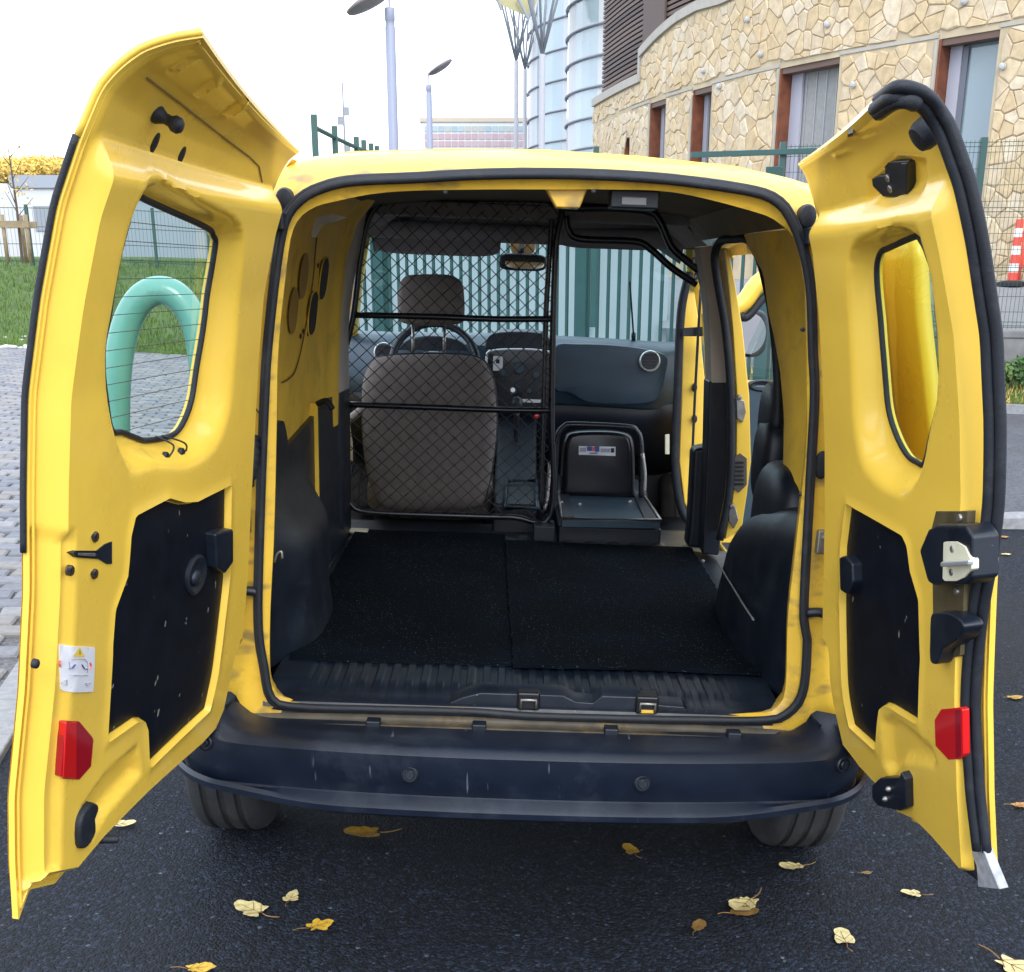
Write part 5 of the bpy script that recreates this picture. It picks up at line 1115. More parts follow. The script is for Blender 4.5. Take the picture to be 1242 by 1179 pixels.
for a in (((447, 1012), .085, 'ochre', 'ochre leaf just below the bumper on its left half, stem pointing right', 3.3, .5),
          ((308, 1106), .075, 'pale yellow', 'pale torn leaf, leftmost of three leaves below the left door', 2.6, .4),
          ((353, 1091), .045, 'pale yellow', 'small pale leaf, uppermost of the three below the left door', 1.5, .25),
          ((384, 1125), .055, 'golden yellow', 'golden leaf, lowest and yellowest of the three below the left door', .6, .3),
          ((766, 1034), .050, 'ochre', 'small ochre leaf under the right part of the bumper', 2.0, .5),
          ((904, 1098), .080, 'pale yellow', 'large curled pale leaf with its stem up, below the right rear wheel', -2.2, .7),
          ((898, 1108), .060, 'brown', 'dark brown leaf tucked beneath the large curled pale leaf', .4, .3),
          ((846, 1127), .042, 'brown', 'small crumpled brown leaf left of the large curled pale leaf', 1.2, .6),
          ((964, 1052), .055, 'pale yellow', 'pale leaf nearest to the right rear wheel', 3.4, .4),
          ((1109, 1085), .042, 'pale yellow', 'small pale leaf below the lower corner of the right door', 2.9, .25),
          ((1024, 1141), .060, 'pale yellow', 'pale heart-shaped leaf near the lower right of the asphalt', 1.6, .3),
          ((147, 1001), .050, 'pale yellow', 'pale leaf right of the bump stop of the left door', .3, .5),
          ((238, 1176), .050, 'golden yellow', 'golden leaf cut by the bottom edge of the photo', .2, .3),
          ((1226, 1172), .080, 'pale yellow', 'pale leaf at the bottom right corner, stem pointing up left', -.9, .3),
          ((1229, 847), .050, 'ochre', 'ochre leaf on the asphalt beside the right door reflector', .4, .2),
          ((1236, 978), .050, 'orange brown', 'orange brown leaf at the right edge beside the right door', .2, .3),
          ((1040, 960), .030, 'pale yellow', 'tiny pale leaf beside the right end of the bumper', 1.0, .4),
          ((1218, 673), .050, 'pale yellow', 'pale leaf on the road, farther of two near the kerb on the right', .3, .2),
          ((1214, 652), .060, 'orange brown', 'orange leaf lying against the far kerb on the right', .3, .2),
          ((1049, 1060), .022, 'brown', 'tiny brown scrap of leaf right of the pale leaf by the wheel', .3, .2)):
    leaf(*a)

# ------------------------------------------------------------------ stone building on the right
KB = 1.25
plan = catmull([(CW[0]+KB*(x-CW[0]), CW[1]+KB*(y-CW[1])) for x, y in ((10.6, 7.5), (8.8, 10.1), (6.47, 13.4), (4.08, 16.9), (2.56, 20.8), (1.80, 24.6), (1.66, 26.5))], 20)
pl = np.concatenate([[0], np.cumsum(np.linalg.norm(np.diff(plan, axis=0), axis=1))])
def pw_(t): return np.array([np.interp(t, pl, plan[:, 0]), np.interp(t, pl, plan[:, 1])])
def pn_(t): d = pw_(t+.05)-pw_(t-.05); d /= np.linalg.norm(d); return np.array([-d[1], d[0]])
def wp(t, z, o=0): q = pw_(t)+pn_(t)*o; return np.array([q[0], q[1], z])       # o: towards the street
def projw(p):
    q = np.asarray(p)-CW; z = q @ _fw; return CX+FPX*(q @ _rt)/z, CY-FPX*(q @ _up)/z
tt = np.linspace(0, pl[-1], 400); uu = np.array([projw(wp(t, 4.2))[0] for t in tt])
def t_of(u): return float(np.interp(-u, -uu, tt))
def z_of(t, v):
    zs_ = np.linspace(0, 18, 60); vv = np.array([projw(wp(t, z))[1] for z in zs_]); return float(np.interp(-v, -vv, zs_))
bld = empty('stone_building', (0, 0, 0)); tag(bld, 'curved building faced with pale ochre stone, brown window reveals, on the right', 'building')
KZ = lambda z: 1.545+(z-1.545)*KB
LINT = float(np.mean([z_of(t_of(u), v) for u, v in ((942, 83), (1132, 49), (787, 124), (1014, 70))]))
WIN = [(t_of(1205), t_of(1132)), (t_of(1014), t_of(942)), (t_of(861), t_of(838)), (t_of(806), t_of(787)), (t_of(763.5), t_of(757))]
WZ = [(1.33, LINT)]*4+[(1.33, z_of(WIN[4][0], 166))]
TEND = t_of(719)
STEPT = t_of(774)
TPX = [(t_of(u), z_of(t_of(u), v)) for u, v in ((872, 0), (840, 9), (815, 24), (795, 42), (774, 66))]; TLOW = z_of(t_of(745), 111)
def topz(t): return TLOW if t > STEPT else float(np.interp(t, [a for a, b in TPX], [b for a, b in TPX]))+max(0, TPX[0][0]-t)*.12
MORT = mat('pale_mortar', (.47, .38, .25), .9, var=.15, vscale=3)
core = MB(); cuts = sorted({0, TEND, STEPT, *[x for w_ in WIN for x in w_], *np.linspace(.5, TEND-.3, 40)})
for a, b_ in zip(cuts[:-1], cuts[1:]):
    if b_-a < 1e-4: continue
    m_ = (a+b_)/2; wi = [k for k, w_ in enumerate(WIN) if w_[0] <= m_ <= w_[1]]
    z0 = WZ[wi[0]][1] if wi else 1.2
    tpa, tpb = topz(min(a+1e-4, b_)), topz(b_-1e-4)
    core.add([wp(a, z0), wp(b_, z0), wp(b_, tpb), wp(a, tpa), wp(a, z0, -.35), wp(b_, z0, -.35), wp(b_, tpb, -.35), wp(a, tpa, -.35)], [(0, 1, 2, 3), (5, 4, 7, 6), (3, 2, 6, 7), (0, 4, 5, 1), (0, 3, 7, 4), (1, 5, 6, 2)])
core.build('wall', MORT, bld)
STM = [mat('ochre_stone', c, .85, var=.16, vscale=9, bump=.6, bscale=22) for c in ((.56, .43, .26), (.58, .46, .30), (.53, .40, .235), (.60, .50, .36), (.54, .43, .29))]
# irregular stones: dual cells of jittered points
cs_ = .245; nt_ = int(TEND/cs_)+2; nz_ = 34; pts = []
for j in range(-1, nz_+1):
    for i in range(-1, nt_+1):
        if random.random() < .22: continue
        pts.append((i*cs_+(j % 2)*cs_*.5+random.uniform(-.45, .45)*cs_, 1.2+j*cs_*.88+random.uniform(-.38, .38)*cs_))
r_ = delaunay_2d_cdt([Vector(p) for p in pts], [], [], 0, 1e-6); PV = np.array([tuple(p) for p in r_[0]]); inc = {}
for f in r_[2]:
    a, b_, c = PV[list(f)]; d = 2*(a[0]*(b_[1]-c[1])+b_[0]*(c[1]-a[1])+c[0]*(a[1]-b_[1]))
    if abs(d) < 1e-9: continue
    cc = np.array([((a@a)*(b_[1]-c[1])+(b_@b_)*(c[1]-a[1])+(c@c)*(a[1]-b_[1]))/d, ((a@a)*(c[0]-b_[0])+(b_@b_)*(a[0]-c[0])+(c@c)*(b_[0]-a[0]))/d])
    for i in f: inc.setdefault(i, []).append(cc)
stones = []
for i, ccs in inc.items():
    p = PV[i]
    if len(ccs) < 4 or not (.1 < p[0] < TEND-.02) or p[1] > topz(p[0])-.06 or p[1] < 1.25: continue
    if any(w_[0]-.02 < p[0] < w_[1]+.02 and z_[0] < p[1] < z_[1]+.02 for w_, z_ in zip(WIN, WZ)): continue
    q = np.array(ccs); q = q[np.argsort(np.arctan2(q[:, 1]-p[1], q[:, 0]-p[0]))]
    if np.ptp(q[:, 0]) > 1.1 or np.ptp(q[:, 1]) > 1.1: continue
    c = q.mean(0); q = c+(q-c)*.955
    # keep clear of windows, band and coping
    for w_, z_ in zip(WIN, WZ):
        if z_[0]-.1 < c[1] < z_[1]:
            if c[0] < w_[0]: q[:, 0] = np.minimum(q[:, 0], w_[0]-.07)
            elif c[0] > w_[1]: q[:, 0] = np.maximum(q[:, 0], w_[1]+.07)
    if c[1] > LINT+.05 or any(w_[0]-.02 < c[0] < w_[1]+.02 for w_ in WIN[:4]): q[:, 1] = np.maximum(q[:, 1], LINT+.10)
    else: q[:, 1] = np.minimum(q[:, 1], LINT)
    q[:, 1] = np.minimum(q[:, 1], topz(c[0])-.10)
    if np.ptp(q[:, 0]) < .05 or np.ptp(q[:, 1]) < .05: continue
    u, v = projw(wp(c[0], c[1]))
    vis = (690 < u < 1300 and -30 < v < 212) or (u > 1150 and v < 370 and u < 1300)
    if not vis: continue
    dist = np.linalg.norm(wp(c[0], c[1])-CW); ar = np.ptp(q[:, 0])*np.ptp(q[:, 1])/dist**2*(1 if (u < 1242 and v > 0) else .3)
    stones.append((ar, q))
stones.sort(key=lambda s_: -s_[0]); rest = MB()
for k, (ar, q) in enumerate(stones):
    c = q.mean(0); hgt = random.uniform(.014, .032); tl_ = rng.normal(0, .03, 2)
    lo = [wp(a, b_, -.01) for a, b_ in q]; md = [wp(a, b_, hgt*.6) for a, b_ in c+(q-c)*.985]; hi = [wp(a, b_, hgt+(a-c[0])*tl_[0]+(b_-c[1])*tl_[1]) for a, b_ in c+(q-c)*.86]
    mb = MB() if k < 300 else rest; mb.loft([lo, md, hi], mi=0 if k < 300 else random.randrange(5))
    if k < 300: mb.build('stone', STM[random.randrange(5)], bld)
if rest.v: tag(rest.build('further_stones', STM, bld), kind='stuff')
# bands, coping, wall studs
BAND = mat('pale_band', (.40, .37, .32), .8, var=.08, vscale=5)
solid_t = [(a, b_) for a, b_ in zip([.2]+[w_[1] for w_ in WIN[:4]][::1], [w_[0] for w_ in WIN[:4]]+[t_of(760)])]
segs = [(.2, WIN[0][0]), (WIN[0][1], WIN[1][0]), (WIN[1][1], WIN[2][0]), (WIN[2][1], WIN[3][0]), (WIN[3][1], WIN[4][0]-.1)]
for a, b_ in segs:
    n_ = max(2, int((b_-a)/.4)); MB().loft([[wp(t, LINT+.02, -.005), wp(t, LINT+.02, .020), wp(t, LINT+.075, .020), wp(t, LINT+.075, -.005)] for t in np.linspace(a, b_, n_+1)]).build('string_course', BAND, bld)
for w_ in WIN[:4]: MB().loft([[wp(w_[1]+.01, z, -.02), wp(w_[1]+.01, z, .022), wp(w_[1]+.06, z, .022), wp(w_[1]+.06, z, -.02)] for z in (1.3, LINT)]).build('window_edge', BAND, bld)
for a, b_ in ((.2, STEPT-.001), (STEPT+.001, TEND)):
    n_ = max(2, int((b_-a)/.3)); MB().loft([[wp(t, topz(t)-.06, -.45), wp(t, topz(t)-.06, .07), wp(t, topz(t)+.12, .07), wp(t, topz(t)+.12, -.45)] for t in np.linspace(a+.001, b_-.001, n_+1)]).build('coping', BAND, bld)
MB().loft([[wp(t, TLOW-.05, -.4), wp(t, TLOW-.05, .06), wp(t, TPX[-1][1]+.12, .06), wp(t, TPX[-1][1]+.12, -.4)] for t in (STEPT-.06, STEPT+.06)]).build('coping_step', BAND, bld)
for t in (t_of(1130), t_of(943)):
    MB().loft([[wp(t-.02, z, -.01), wp(t-.02, z, .006), wp(t+.02, z, .006), wp(t+.02, z, -.01)] for z in (LINT+.1, topz(t)-.06)]).build('wall_joint', mat('joint_grey', (.30, .26, .20), .9) if 'joint_grey' not in bpy.data.materials else bpy.data.materials['joint_grey'], bld)
for u, v in ((1215, 81), (1035, 103), (998, 30), (852, 86), (902, 24), (920, 66), (872, 105), (1160, 2)):
    t = t_of(u); z = z_of(t, v); MB().lathe(wp(t, z, .03), [*pn_(t), 0], [(.055, 0), (.055, .05), (.025, .07), (.001, .07)], 12).build('wall_lamp', mat('lamp_grey', (.42, .42, .42), .5) if 'lamp_grey' not in bpy.data.materials else bpy.data.materials['lamp_grey'], bld)
BROWN = mat('brown_reveal', (.16, .05, .022), .55, var=.3, vscale=6); FRAME = mat('pale_frame', (.38, .38, .44), .5); WG = mat('window_glass', (.20, .27, .30), .06, 0, spec=.9); BLIND = mat('grey_blind', (.27, .27, .26), .7, var=.1, vscale=12)
for k, (w_, z_) in enumerate(zip(WIN, WZ)):
    a, b_ = w_; DEP = -.30
    fr_ = MB().loft([[wp(b_-.001, z, .0), wp(b_-.001, z, -.34), wp(b_-.05, z, -.34), wp(b_-.05, z, .0)] for z in z_]).build('window_reveal', BROWN, bld)
    if k == 4: MB().add([wp(a, z_[0], DEP), wp(b_, z_[0], DEP), wp(b_, z_[1], DEP), wp(a, z_[1], DEP)], [(0, 1, 2, 3)]).build('window_pane', BLIND, bld); continue
    MB().loft([[wp(t, z_[1]-.10, -.02), wp(t, z_[1]-.001, -.02), wp(t, z_[1]-.001, -.34), wp(t, z_[1]-.10, -.34)] for t in (a+.001, b_-.051)]).build('window_head', mat('dark_brown_head', (.12, .07, .05), .6) if 'dark_brown_head' not in bpy.data.materials else bpy.data.materials['dark_brown_head'], bld)
    wnd = MB().loft([[wp(b_-.06, z, DEP+.05), wp(b_-.06, z, DEP), wp(b_-.06-(b_-a)*.20, z, DEP), wp(b_-.06-(b_-a)*.20, z, DEP+.05)] for z in (z_[0], z_[1]-.10)]).build('window_frame', FRAME, bld)
    pane = MB().loft([[wp(a+.02, z, DEP-.01), wp(b_-.06-(b_-a)*.20, z, DEP-.01), wp(b_-.06-(b_-a)*.20, z, DEP-.03), wp(a+.02, z, DEP-.03)] for z in (z_[0], z_[1]-.10)]).build('window_pane', WG if k == 0 else BLIND, wnd)
    if k == 0: MB().loft([[wp(b_-.06-(b_-a)*.20, z, DEP+.03), wp(b_-.10-(b_-a)*.26, z, DEP+.03), wp(b_-.10-(b_-a)*.26, z, DEP), wp(b_-.06-(b_-a)*.20, z, DEP)] for z in (z_[0], z_[1]-.12)]).build('sash', mat('sash_grey', (.13, .14, .17), .5), wnd)
    if k == 1:
        for j in range(5): MB().loft([[wp(a+.05+j*(b_-a)*.17, z, DEP), wp(a+.065+j*(b_-a)*.17, z, DEP), wp(a+.065+j*(b_-a)*.17, z, DEP-.005), wp(a+.05+j*(b_-a)*.17, z, DEP-.005)] for z in (z_[0], z_[1]-.10)]).build('blind_seam', FRAME, wnd)
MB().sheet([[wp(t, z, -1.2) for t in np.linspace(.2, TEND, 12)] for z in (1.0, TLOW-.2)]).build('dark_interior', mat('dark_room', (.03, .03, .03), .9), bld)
# brown slatted storey above
slt = empty('slatted_storey', (0, 0, 0)); tag(slt, 'brown horizontally slatted upper storey above the stone wall', 'facade')
SLB = [mat('brown_slat', c, .7, var=.15, vscale=4) for c in ((.10, .07, .06), (.13, .09, .075), (.08, .055, .05))]
ta, tb = t_of(880), t_of(722.5)
for k in range(52):
    z = TLOW+.13+k*.105
    if z > 5.2 and False: break
    MB().loft([[wp(t, z, -.12), wp(t, z+.066, -.12), wp(t, z+.066, -.18), wp(t, z, -.18)] for t in np.linspace(ta, tb, 14)]).build('slat', SLB[random.randrange(3)], slt)
MB().sheet([[wp(t, z, -.25) for t in np.linspace(ta, tb, 14)] for z in (TLOW-.2, TLOW+5.4)]).build('backing', mat('slat_backing', (.06, .045, .04), .8), slt)
MB().loft([[wp(t_of(797), z, -.06), wp(t_of(797), z, -.11), wp(t_of(772), z, -.11), wp(t_of(772), z, -.06)] for z in (TLOW-.1, TLOW+5.4)]).build('slatted_screen', SLB[0], slt)

# ------------------------------------------------------------------ glass building, steel tree columns, canopy
PALEG = mat('pale_glass', (.36, .45, .49), .12, spec=.8, var=.08, vscale=.6); WHITEP = mat('white_panel', (.56, .57, .58), .5); MULL = mat('grey_mullion', (.26, .28, .31), .5)
def drum(u_left, v0, y, R, label, n=12, dz=1.3, z1=26):
    pl_ = wy(u_left, v0, y); cx, cy = pl_[0]+R, y
    o = empty('glass_building', (cx, cy, 0)); tag(o, label, 'building', 'curved glass building behind the stone wall')
    A = np.linspace(pi*.72, pi*1.62, 30); cols = 26
    for i in range(29):
        a0, a1 = A[i], A[i+1]; m_ = WHITEP if (i % 5 in (0, 1)) else PALEG
        MB().loft([[(R*cos(a0), R*sin(a0), z), (R*cos(a1), R*sin(a1), z), ((R-.1)*cos(a1), (R-.1)*sin(a1), z), ((R-.1)*cos(a0), (R-.1)*sin(a0), z)] for z in (0, z1)]).build('glass_panel' if m_ is PALEG else 'white_panel', m_, o)
    for k in range(int(z1/dz)):
        z = k*dz+.8; MB().tube([((R+.05)*cos(a), (R+.05)*sin(a), z) for a in A], .045, 6).build('ring_rail', MULL, o)
drum(688, 100, 46, 5.5, 'nearer curved glass tower with grey ring rails, right beside the slatted storey', dz=.95, z1=18)
drum(641, 100, 62, 9, 'farther curved glass tower behind the steel tree columns', dz=1.25, z1=26)
POST = mat('grey_post', (.42, .42, .45), .5, .1)
def treecol(u, vfork, y, r, label, H):
    b_ = wy(u, 175, y); z = wy(u, vfork, y)[2]; o = empty('steel_column', (b_[0], y, 0)); tag(o, label, 'column', 'branching steel columns under the canopy')
    MB().tube([(0, 0, -.2), (0, 0, z)], [r*1.05, r*.95], 14).build('shaft', POST, o, smooth='auto')
    for k in range(6):
        a = 2*pi*k/6+.3; MB().tube([(0, 0, z-.05), (1.5*cos(a)*H/5, 1.5*sin(a)*H/5, z+H)], .035*r/.09, 6).build('branch', MULL, o, smooth=True)
treecol(657, 66, 38, .10, 'nearest branching steel column, in front of the glass towers', 4.5)
treecol(626, 74, 52, .10, 'branching steel column farther left of the nearest one', 5)
treecol(636.5, 84, 60, .10, 'thin branching steel column between the other two', 5)
cn = empty('canopy', (0, 0, 0)); tag(cn, 'pale yellow membrane canopy at the top edge above the steel columns', 'canopy')
pts = [wy(u, v, 42) for u, v in ((594, -3), (612, 8), (632, 17), (645, 20), (650, 4), (660, -30), (600, -34))]
MB().prism(pts, (0, 3, .6)).build('membrane', mat('yellow_membrane', (.42, .38, .20), .7), cn)
for a, b_ in (((602, -4), (608, 12)), ((627, -4), (640, 22)), ((648, -4), (640, 26))): MB().tube([wy(*a, 41.8), wy(*b_, 41.8)], .05, 6).build('stay', MULL, cn)

# ------------------------------------------------------------------ lamps, mast, tall fence, far block
def lamp(u, vtop, vneck, y, r, label, arm):
    b_ = wy(u, 180, y); z = wy(u, vtop, y)[2]; zn = wy(u, vneck, y)[2]; o = empty('street_lamp', (b_[0], y, 0)); tag(o, label, 'lamp')
    MB().lathe((0, 0, 0), (0, 0, 1), [(r*1.05, -.2), (r, zn-.02), (r*.86, zn), (r*.86, zn+.08), (r, zn+.1), (r, z), (r*.9, z+.02), (.01, z+.03)], 20).build('mast', mat('lamp_mast_grey', (.27, .29, .38), .5) if 'lamp_mast_grey' not in bpy.data.materials else bpy.data.materials['lamp_mast_grey'], o, smooth='auto')
    s = r/.09
    hd = MB(); hd.lathe((0, 0, 0), (0, 0, 1), [(.01, .04), (.30, .05), (.42, .0), (.40, -.04), (.1, -.07), (.01, -.07)], 24)
    ca, sa = cos(arm), sin(arm); hd.v = [(s*(x*ca-z_*sa)-.42*s*cos(arm), y_*s, s*(x*sa+z_*ca)+z+.28*s-.42*s*sin(arm)) for x, y_, z_ in hd.v]
    hd.build('lamp_head', mat('lamp_head_grey', (.26, .22, .23), .5) if 'lamp_head_grey' not in bpy.data.materials else bpy.data.materials['lamp_head_grey'], o, smooth=True)
    MB().tube([(0, 0, z), (0, 0, z+.35*s)], .02*s, 8).build('neck', POST, o)
lamp(477.5, 11, 32, 22, .092, 'tall grey street lamp with a tilted disc head above the van roof', radians(24))
lamp(521.5, 104, 114, 42, .10, 'smaller street lamp farther away in front of the coloured block', radians(-150))
b_ = wy(418.5, 180, 50); z = wy(418, 100, 50)[2]; o = empty('antenna_mast', (b_[0], 50, 0)); tag(o, 'thin lattice mast on the horizon above the tall green fence', 'mast')
MB().tube([(0, 0, 0), (0, 0, z)], [.09, .03], 6).build('pole', MULL, o)
for k, h in ((0, .86), (1, .82), (2, .7)): MB().box((-.25 if k % 2 else .02, -.05, z*h), (.02 if k % 2 else .22, .05, z*h+.3)).build('antenna', MULL, o)
TEAL = mat('green_fence_paint', (.016, .066, .062), .45, var=.1, vscale=6); TEALD = mat('dark_green_fence_paint', (.03, .085, .07), .5)
tf = empty('tall_fence', (0, 0, 0)); tag(tf, 'tall dark green posts with a falling rail behind the left part of the roof', 'fence')
fx = [(380.5, 139, 18), (405.5, 153, 19.6), (432, 166, 21.3), (441, 170, 22.3), (450, 174, 23.3), (457, 177, 24.4)]
tops = []
for u, v, y in fx:
    p = wy(u, v, y); MB().box((p[0]-.045, y-.045, -.1), (p[0]+.045, y+.045, p[2])).build('post', TEALD, tf); tops.append(p-[0, 0, .18])
MB().tube(tops, .035, 6).build('rail', TEALD, tf)
fb = empty('coloured_block', (0, 0, 0)); tag(fb, 'far low block with blue and pink glazed bands on the horizon', 'building')
Y = 85; a = wy(511, 148, Y); b_ = wy(641, 144, Y)
MB().box((a[0], Y, 0), (b_[0], Y+8, a[2])).build('wall', mat('block_wall', (.62, .63, .62), .7), fb)
MB().box((a[0]-.1, Y-.1, a[2]), (b_[0]+.1, Y+8, a[2]+.25)).build('roof_edge', mat('block_roof', (.52, .44, .34), .7), fb)
WBL = [mat('block_window', c, .3) for c in ((.30, .40, .44), (.36, .44, .46), (.44, .30, .33), (.46, .34, .36), (.40, .42, .40))]
for r in range(6):
    for k in range(15):
        x0 = a[0]+.2+k*(b_[0]-a[0]-.4)/15; z1 = a[2]-.25-r*.46
        MB().box((x0+.03, Y-.06, z1-.34), (x0+(b_[0]-a[0]-.4)/15-.05, Y+.02, z1)).build('window', WBL[(0, 1, 4)[random.randrange(3)] if r < 1 else (2, 3, 2)[random.randrange(3)]], fb)

# ------------------------------------------------------------------ green bar fence in front of the van
bf = empty('bar_fence', (0, 0, 0)); tag(bf, 'green vertical bar fence seen through the windscreen', 'fence')
F0 = wy(950, 330, 8.3)[:2]; F1 = wy(430, 330, 10.6)[:2]; dF = F1-F0; LF = np.linalg.norm(dF); dF /= LF
F0 = F0-dF*1.2; LF += 1.9; nF = np.array([-dF[1], dF[0]])
bar = MB().box((-.0125, -.0125, .05), (.0125, .0125, 2.25)).mesh('bar', TEAL); nb = int(LF/.108)
ang = atan2(dF[1], dF[0])
for k in range(nb):
    p = F0+dF*(k+.5)*.108; o = bpy.data.objects.new('bar', bar); COL.objects.link(o); o.parent = bf; o.location = (p[0], p[1], gz(p[0])); o.rotation_euler = (0, 0, ang)
for z in (.15, 2.1):
    a, b_ = F0, F0+dF*LF; MB().obox(((a[0]+b_[0])/2, (a[1]+b_[1])/2, z), (*dF*LF/2, 0), (*nF*.02, 0), (0, 0, .025)).build('rail', TEAL, bf)
for u in (706.5, 462, 930):
    ks = np.linspace(0, LF, 300); us = np.array([projw((*(F0+dF*s), 1.4))[0] for s in ks]); s = float(np.interp(-u, -us, ks)); p = F0+dF*s
    MB().obox((p[0], p[1], 1.15), (*dF*.06, 0), (*nF*.05, 0), (0, 0, 1.2)).build('post', TEAL, bf, bevel=.005)
lw = empty('pale_wall', (0, 0, 0)); tag(lw, 'pale low wall beyond the bar fence, seen through the windscreen', 'wall')
MB().box((-2.4, 16.0, -.2), (2.3, 16.25, 2.35)).build('wall_face', mat('pale_wall_paint', (.30, .34, .36), .8, var=.06, vscale=1), lw)
for x in (-1.9, -.2, 1.6): MB().box((x, 15.97, -.2), (x+.12, 16.0, 2.35)).build('pilaster', mat('pale_pilaster', (.26, .30, .32), .8) if 'pale_pilaster' not in bpy.data.materials else bpy.data.materials['pale_pilaster'], lw)
MB().box((-2.45, 15.92, 2.35), (2.35, 16.33, 2.42)).build('wall_cap', mat('pale_cap', (.6, .62, .62), .8), lw)

# ------------------------------------------------------------------ mesh fence on the retaining wall, striped marker
mf = empty('mesh_fence', (0, 0, 0)); tag(mf, 'green post and wire mesh fence on the retaining wall', 'fence')
FY = lambda x: VY(x)+1.17
zt = 3.13
wm = MB(); x0 = wy(840, 186, 12.7)[0]; xR = 12
P_ = [t for t in np.arange(wy(1191, 215, 14.47)[0]-5.0, xR, 2.5)]
for x in P_: MB().box((x-.04, FY(x)-.04, .72), (x+.04, FY(x)+.04, zt+.03)).build('post', TEAL, mf, bevel=.004)
for i, x in enumerate(np.arange(P_[1], xR, .052)): wm.tube([(x, FY(x), .76), (x, FY(x), zt)], .0032, 4)
for z in np.arange(.78, zt, .2): wm.tube([(x, FY(x)-.006, z+dz) for x in (P_[1], xR) for dz in (0,)], .0035, 4)
for z in (.8, 1.5, 2.25, 3.05):
    for s in (0, .05): wm.tube([(x, FY(x)-.012-.01*(s > 0), z+s) for x in np.linspace(P_[1], xR, 5)], .0045, 4)
tag(wm.build('wire_mesh', TEALD, mf), kind='stuff')
a = wy(838, 188, 15.4); b_ = wy(990, 183, 15.0); MB().obox((a+b_)/2, (b_-a)/2, (0, .03, 0), (0, 0, .035)).build('top_rail', TEAL, mf, bevel=.004)
sm = empty('striped_marker', (0, 0, 0)); p = wy(1227, 345, 16.6); sm.location = (p[0], p[1], p[2]); tag(sm, 'red and white striped marker post on a dark foot behind the mesh fence', 'marker')
RW = [mat('marker_red', (.72, .08, .05), .5), mat('marker_white', (.82, .80, .78), .5)]
MB().lathe((0, 0, 0), (0, 0, 1), [(.22, -.02), (.22, .03), (.08, .06), (.001, .06)], 12).build('foot', RUB, sm, smooth='auto')
for k in range(7): MB().lathe((0, 0, .05+k*.125), (0, 0, 1), [(.075-k*.003, 0), (.072-k*.003, .125), (.001, .125)], 14).build('stripe_band', RW[k % 2], sm, smooth='auto')
rb = empty('red_barrier', (0, 0, 0)); p = wy(1242, 340, 17.0); rb.location = (p[0], p[1], 1.3); tag(rb, 'red plastic barrier at the right edge behind the striped marker', 'barrier')
for z in (.25, .62): MB().box((-.12, -.02, z), (1.1, .02, z+.16)).build('rail', RW[0], rb, bevel=.01)
for x in (-.08, .5, 1.06): MB().tube([(x, 0, 0), (x, 0, .95)], .025, 8).build('upright', RW[0], rb, smooth=True)
pb = MB(); p = wy(1236, 437, 12.3)
rows_ = [[(p[0]+.07*i+.02*random.random(), VY(p[0])+.55+.08*j, gz(p[0])+.30+.10*random.random()-.03*abs(j)) for i in range(-2, 5)] for j in range(-2, 3)]
tag(pb.sheet(rows_).build('plastic_sheet', mat('white_plastic', (.75, .75, .78), .4), None, smooth=True, solid=.004), 'crumpled white plastic sheet lying in the shrubs on the right', 'plastic sheet')

# ------------------------------------------------------------------ plants
def leafmesh(c, r, n, ls, seedshape=1.0, squash=1.0):
    V = []; F = []
    d = rng.normal(size=(n, 3)); d /= np.linalg.norm(d, axis=1)[:, None]; rad = rng.uniform(.35, 1, n)**.5
    lump = 1+.22*np.sin(d[:, 0]*5+seedshape)*np.sin(d[:, 2]*4+seedshape*2)+.15*np.sin(d[:, 1]*9)
    P = c+d*rad[:, None]*lump[:, None]*np.array(r)
    for p in P:
        a = rng.normal(size=3); a /= np.linalg.norm(a); b = np.cross(a, rng.normal(size=3)); b /= np.linalg.norm(b)+1e-9
        s = ls*rng.uniform(.6, 1.3); o = len(V); V += [p-a*s, p+b*s*.5, p+a*s, p-b*s*.5]; F.append((o, o+1, o+2, o+3))
    return V, F
def tree(u, vbase, vtop, y, w_, m, label, trunk=.12, n=5400, ls=.085):
    b_ = wy(u, vbase, y); t_ = wy(u, vtop, y); o = empty('autumn_tree', (b_[0], y, 0)); tag(o, label, 'tree', 'autumn trees on the left')
    H = t_[2]; z0 = b_[2]
    mb = MB(); mb.tube([(0, 0, 0), (.05, 0, z0*.6), (0, 0, z0+.4*(H-z0)), (.05, 0, H*.97)], [trunk, trunk*.8, trunk*.5, trunk*.15], 8)
    for k in range(7):
        a = k*2.4; zz = z0+(H-z0)*(.05+.1*k); mb.tube([(0, 0, zz), (w_*.5*cos(a), w_*.5*sin(a), zz+(H-z0)*.25)], [trunk*.35, trunk*.1], 6)
    mb.build('trunk', mat('bark', (.10, .07, .05), .9) if 'bark' not in bpy.data.materials else bpy.data.materials['bark'], o, smooth=True)
    cr = MB()
    for k in range(9):
        a = k*2.39; rr_ = w_*.52*sqrt((k+.3)/9); c = np.array([rr_*cos(a), rr_*sin(a), z0+(H-z0)*(.30+.5*random.random())])
        V, F = leafmesh(c, (w_*.34, w_*.34, (H-z0)*.30), n//9, ls, k); cr.add(V, F, random.randrange(2))
    cr.build('crown', m, o)
YL = [mat('yellow_foliage', (.80, .62, .16), .8), mat('ochre_foliage', (.70, .50, .14), .8)]; YG = [mat('yellow_green_foliage', (.58, .54, .16), .8), YL[0]]  # foliage colours lightened in place of haze over the far trees
tree(8, 226, 188, 46, 3.4, YG, 'yellow green autumn tree at the far left edge')
tree(35, 224, 192, 48, 2.2, YL, 'small ochre autumn tree between the two larger ones')
tree(64, 224, 186, 46, 3.2, YL, 'bright yellow autumn tree beside the left door edge')
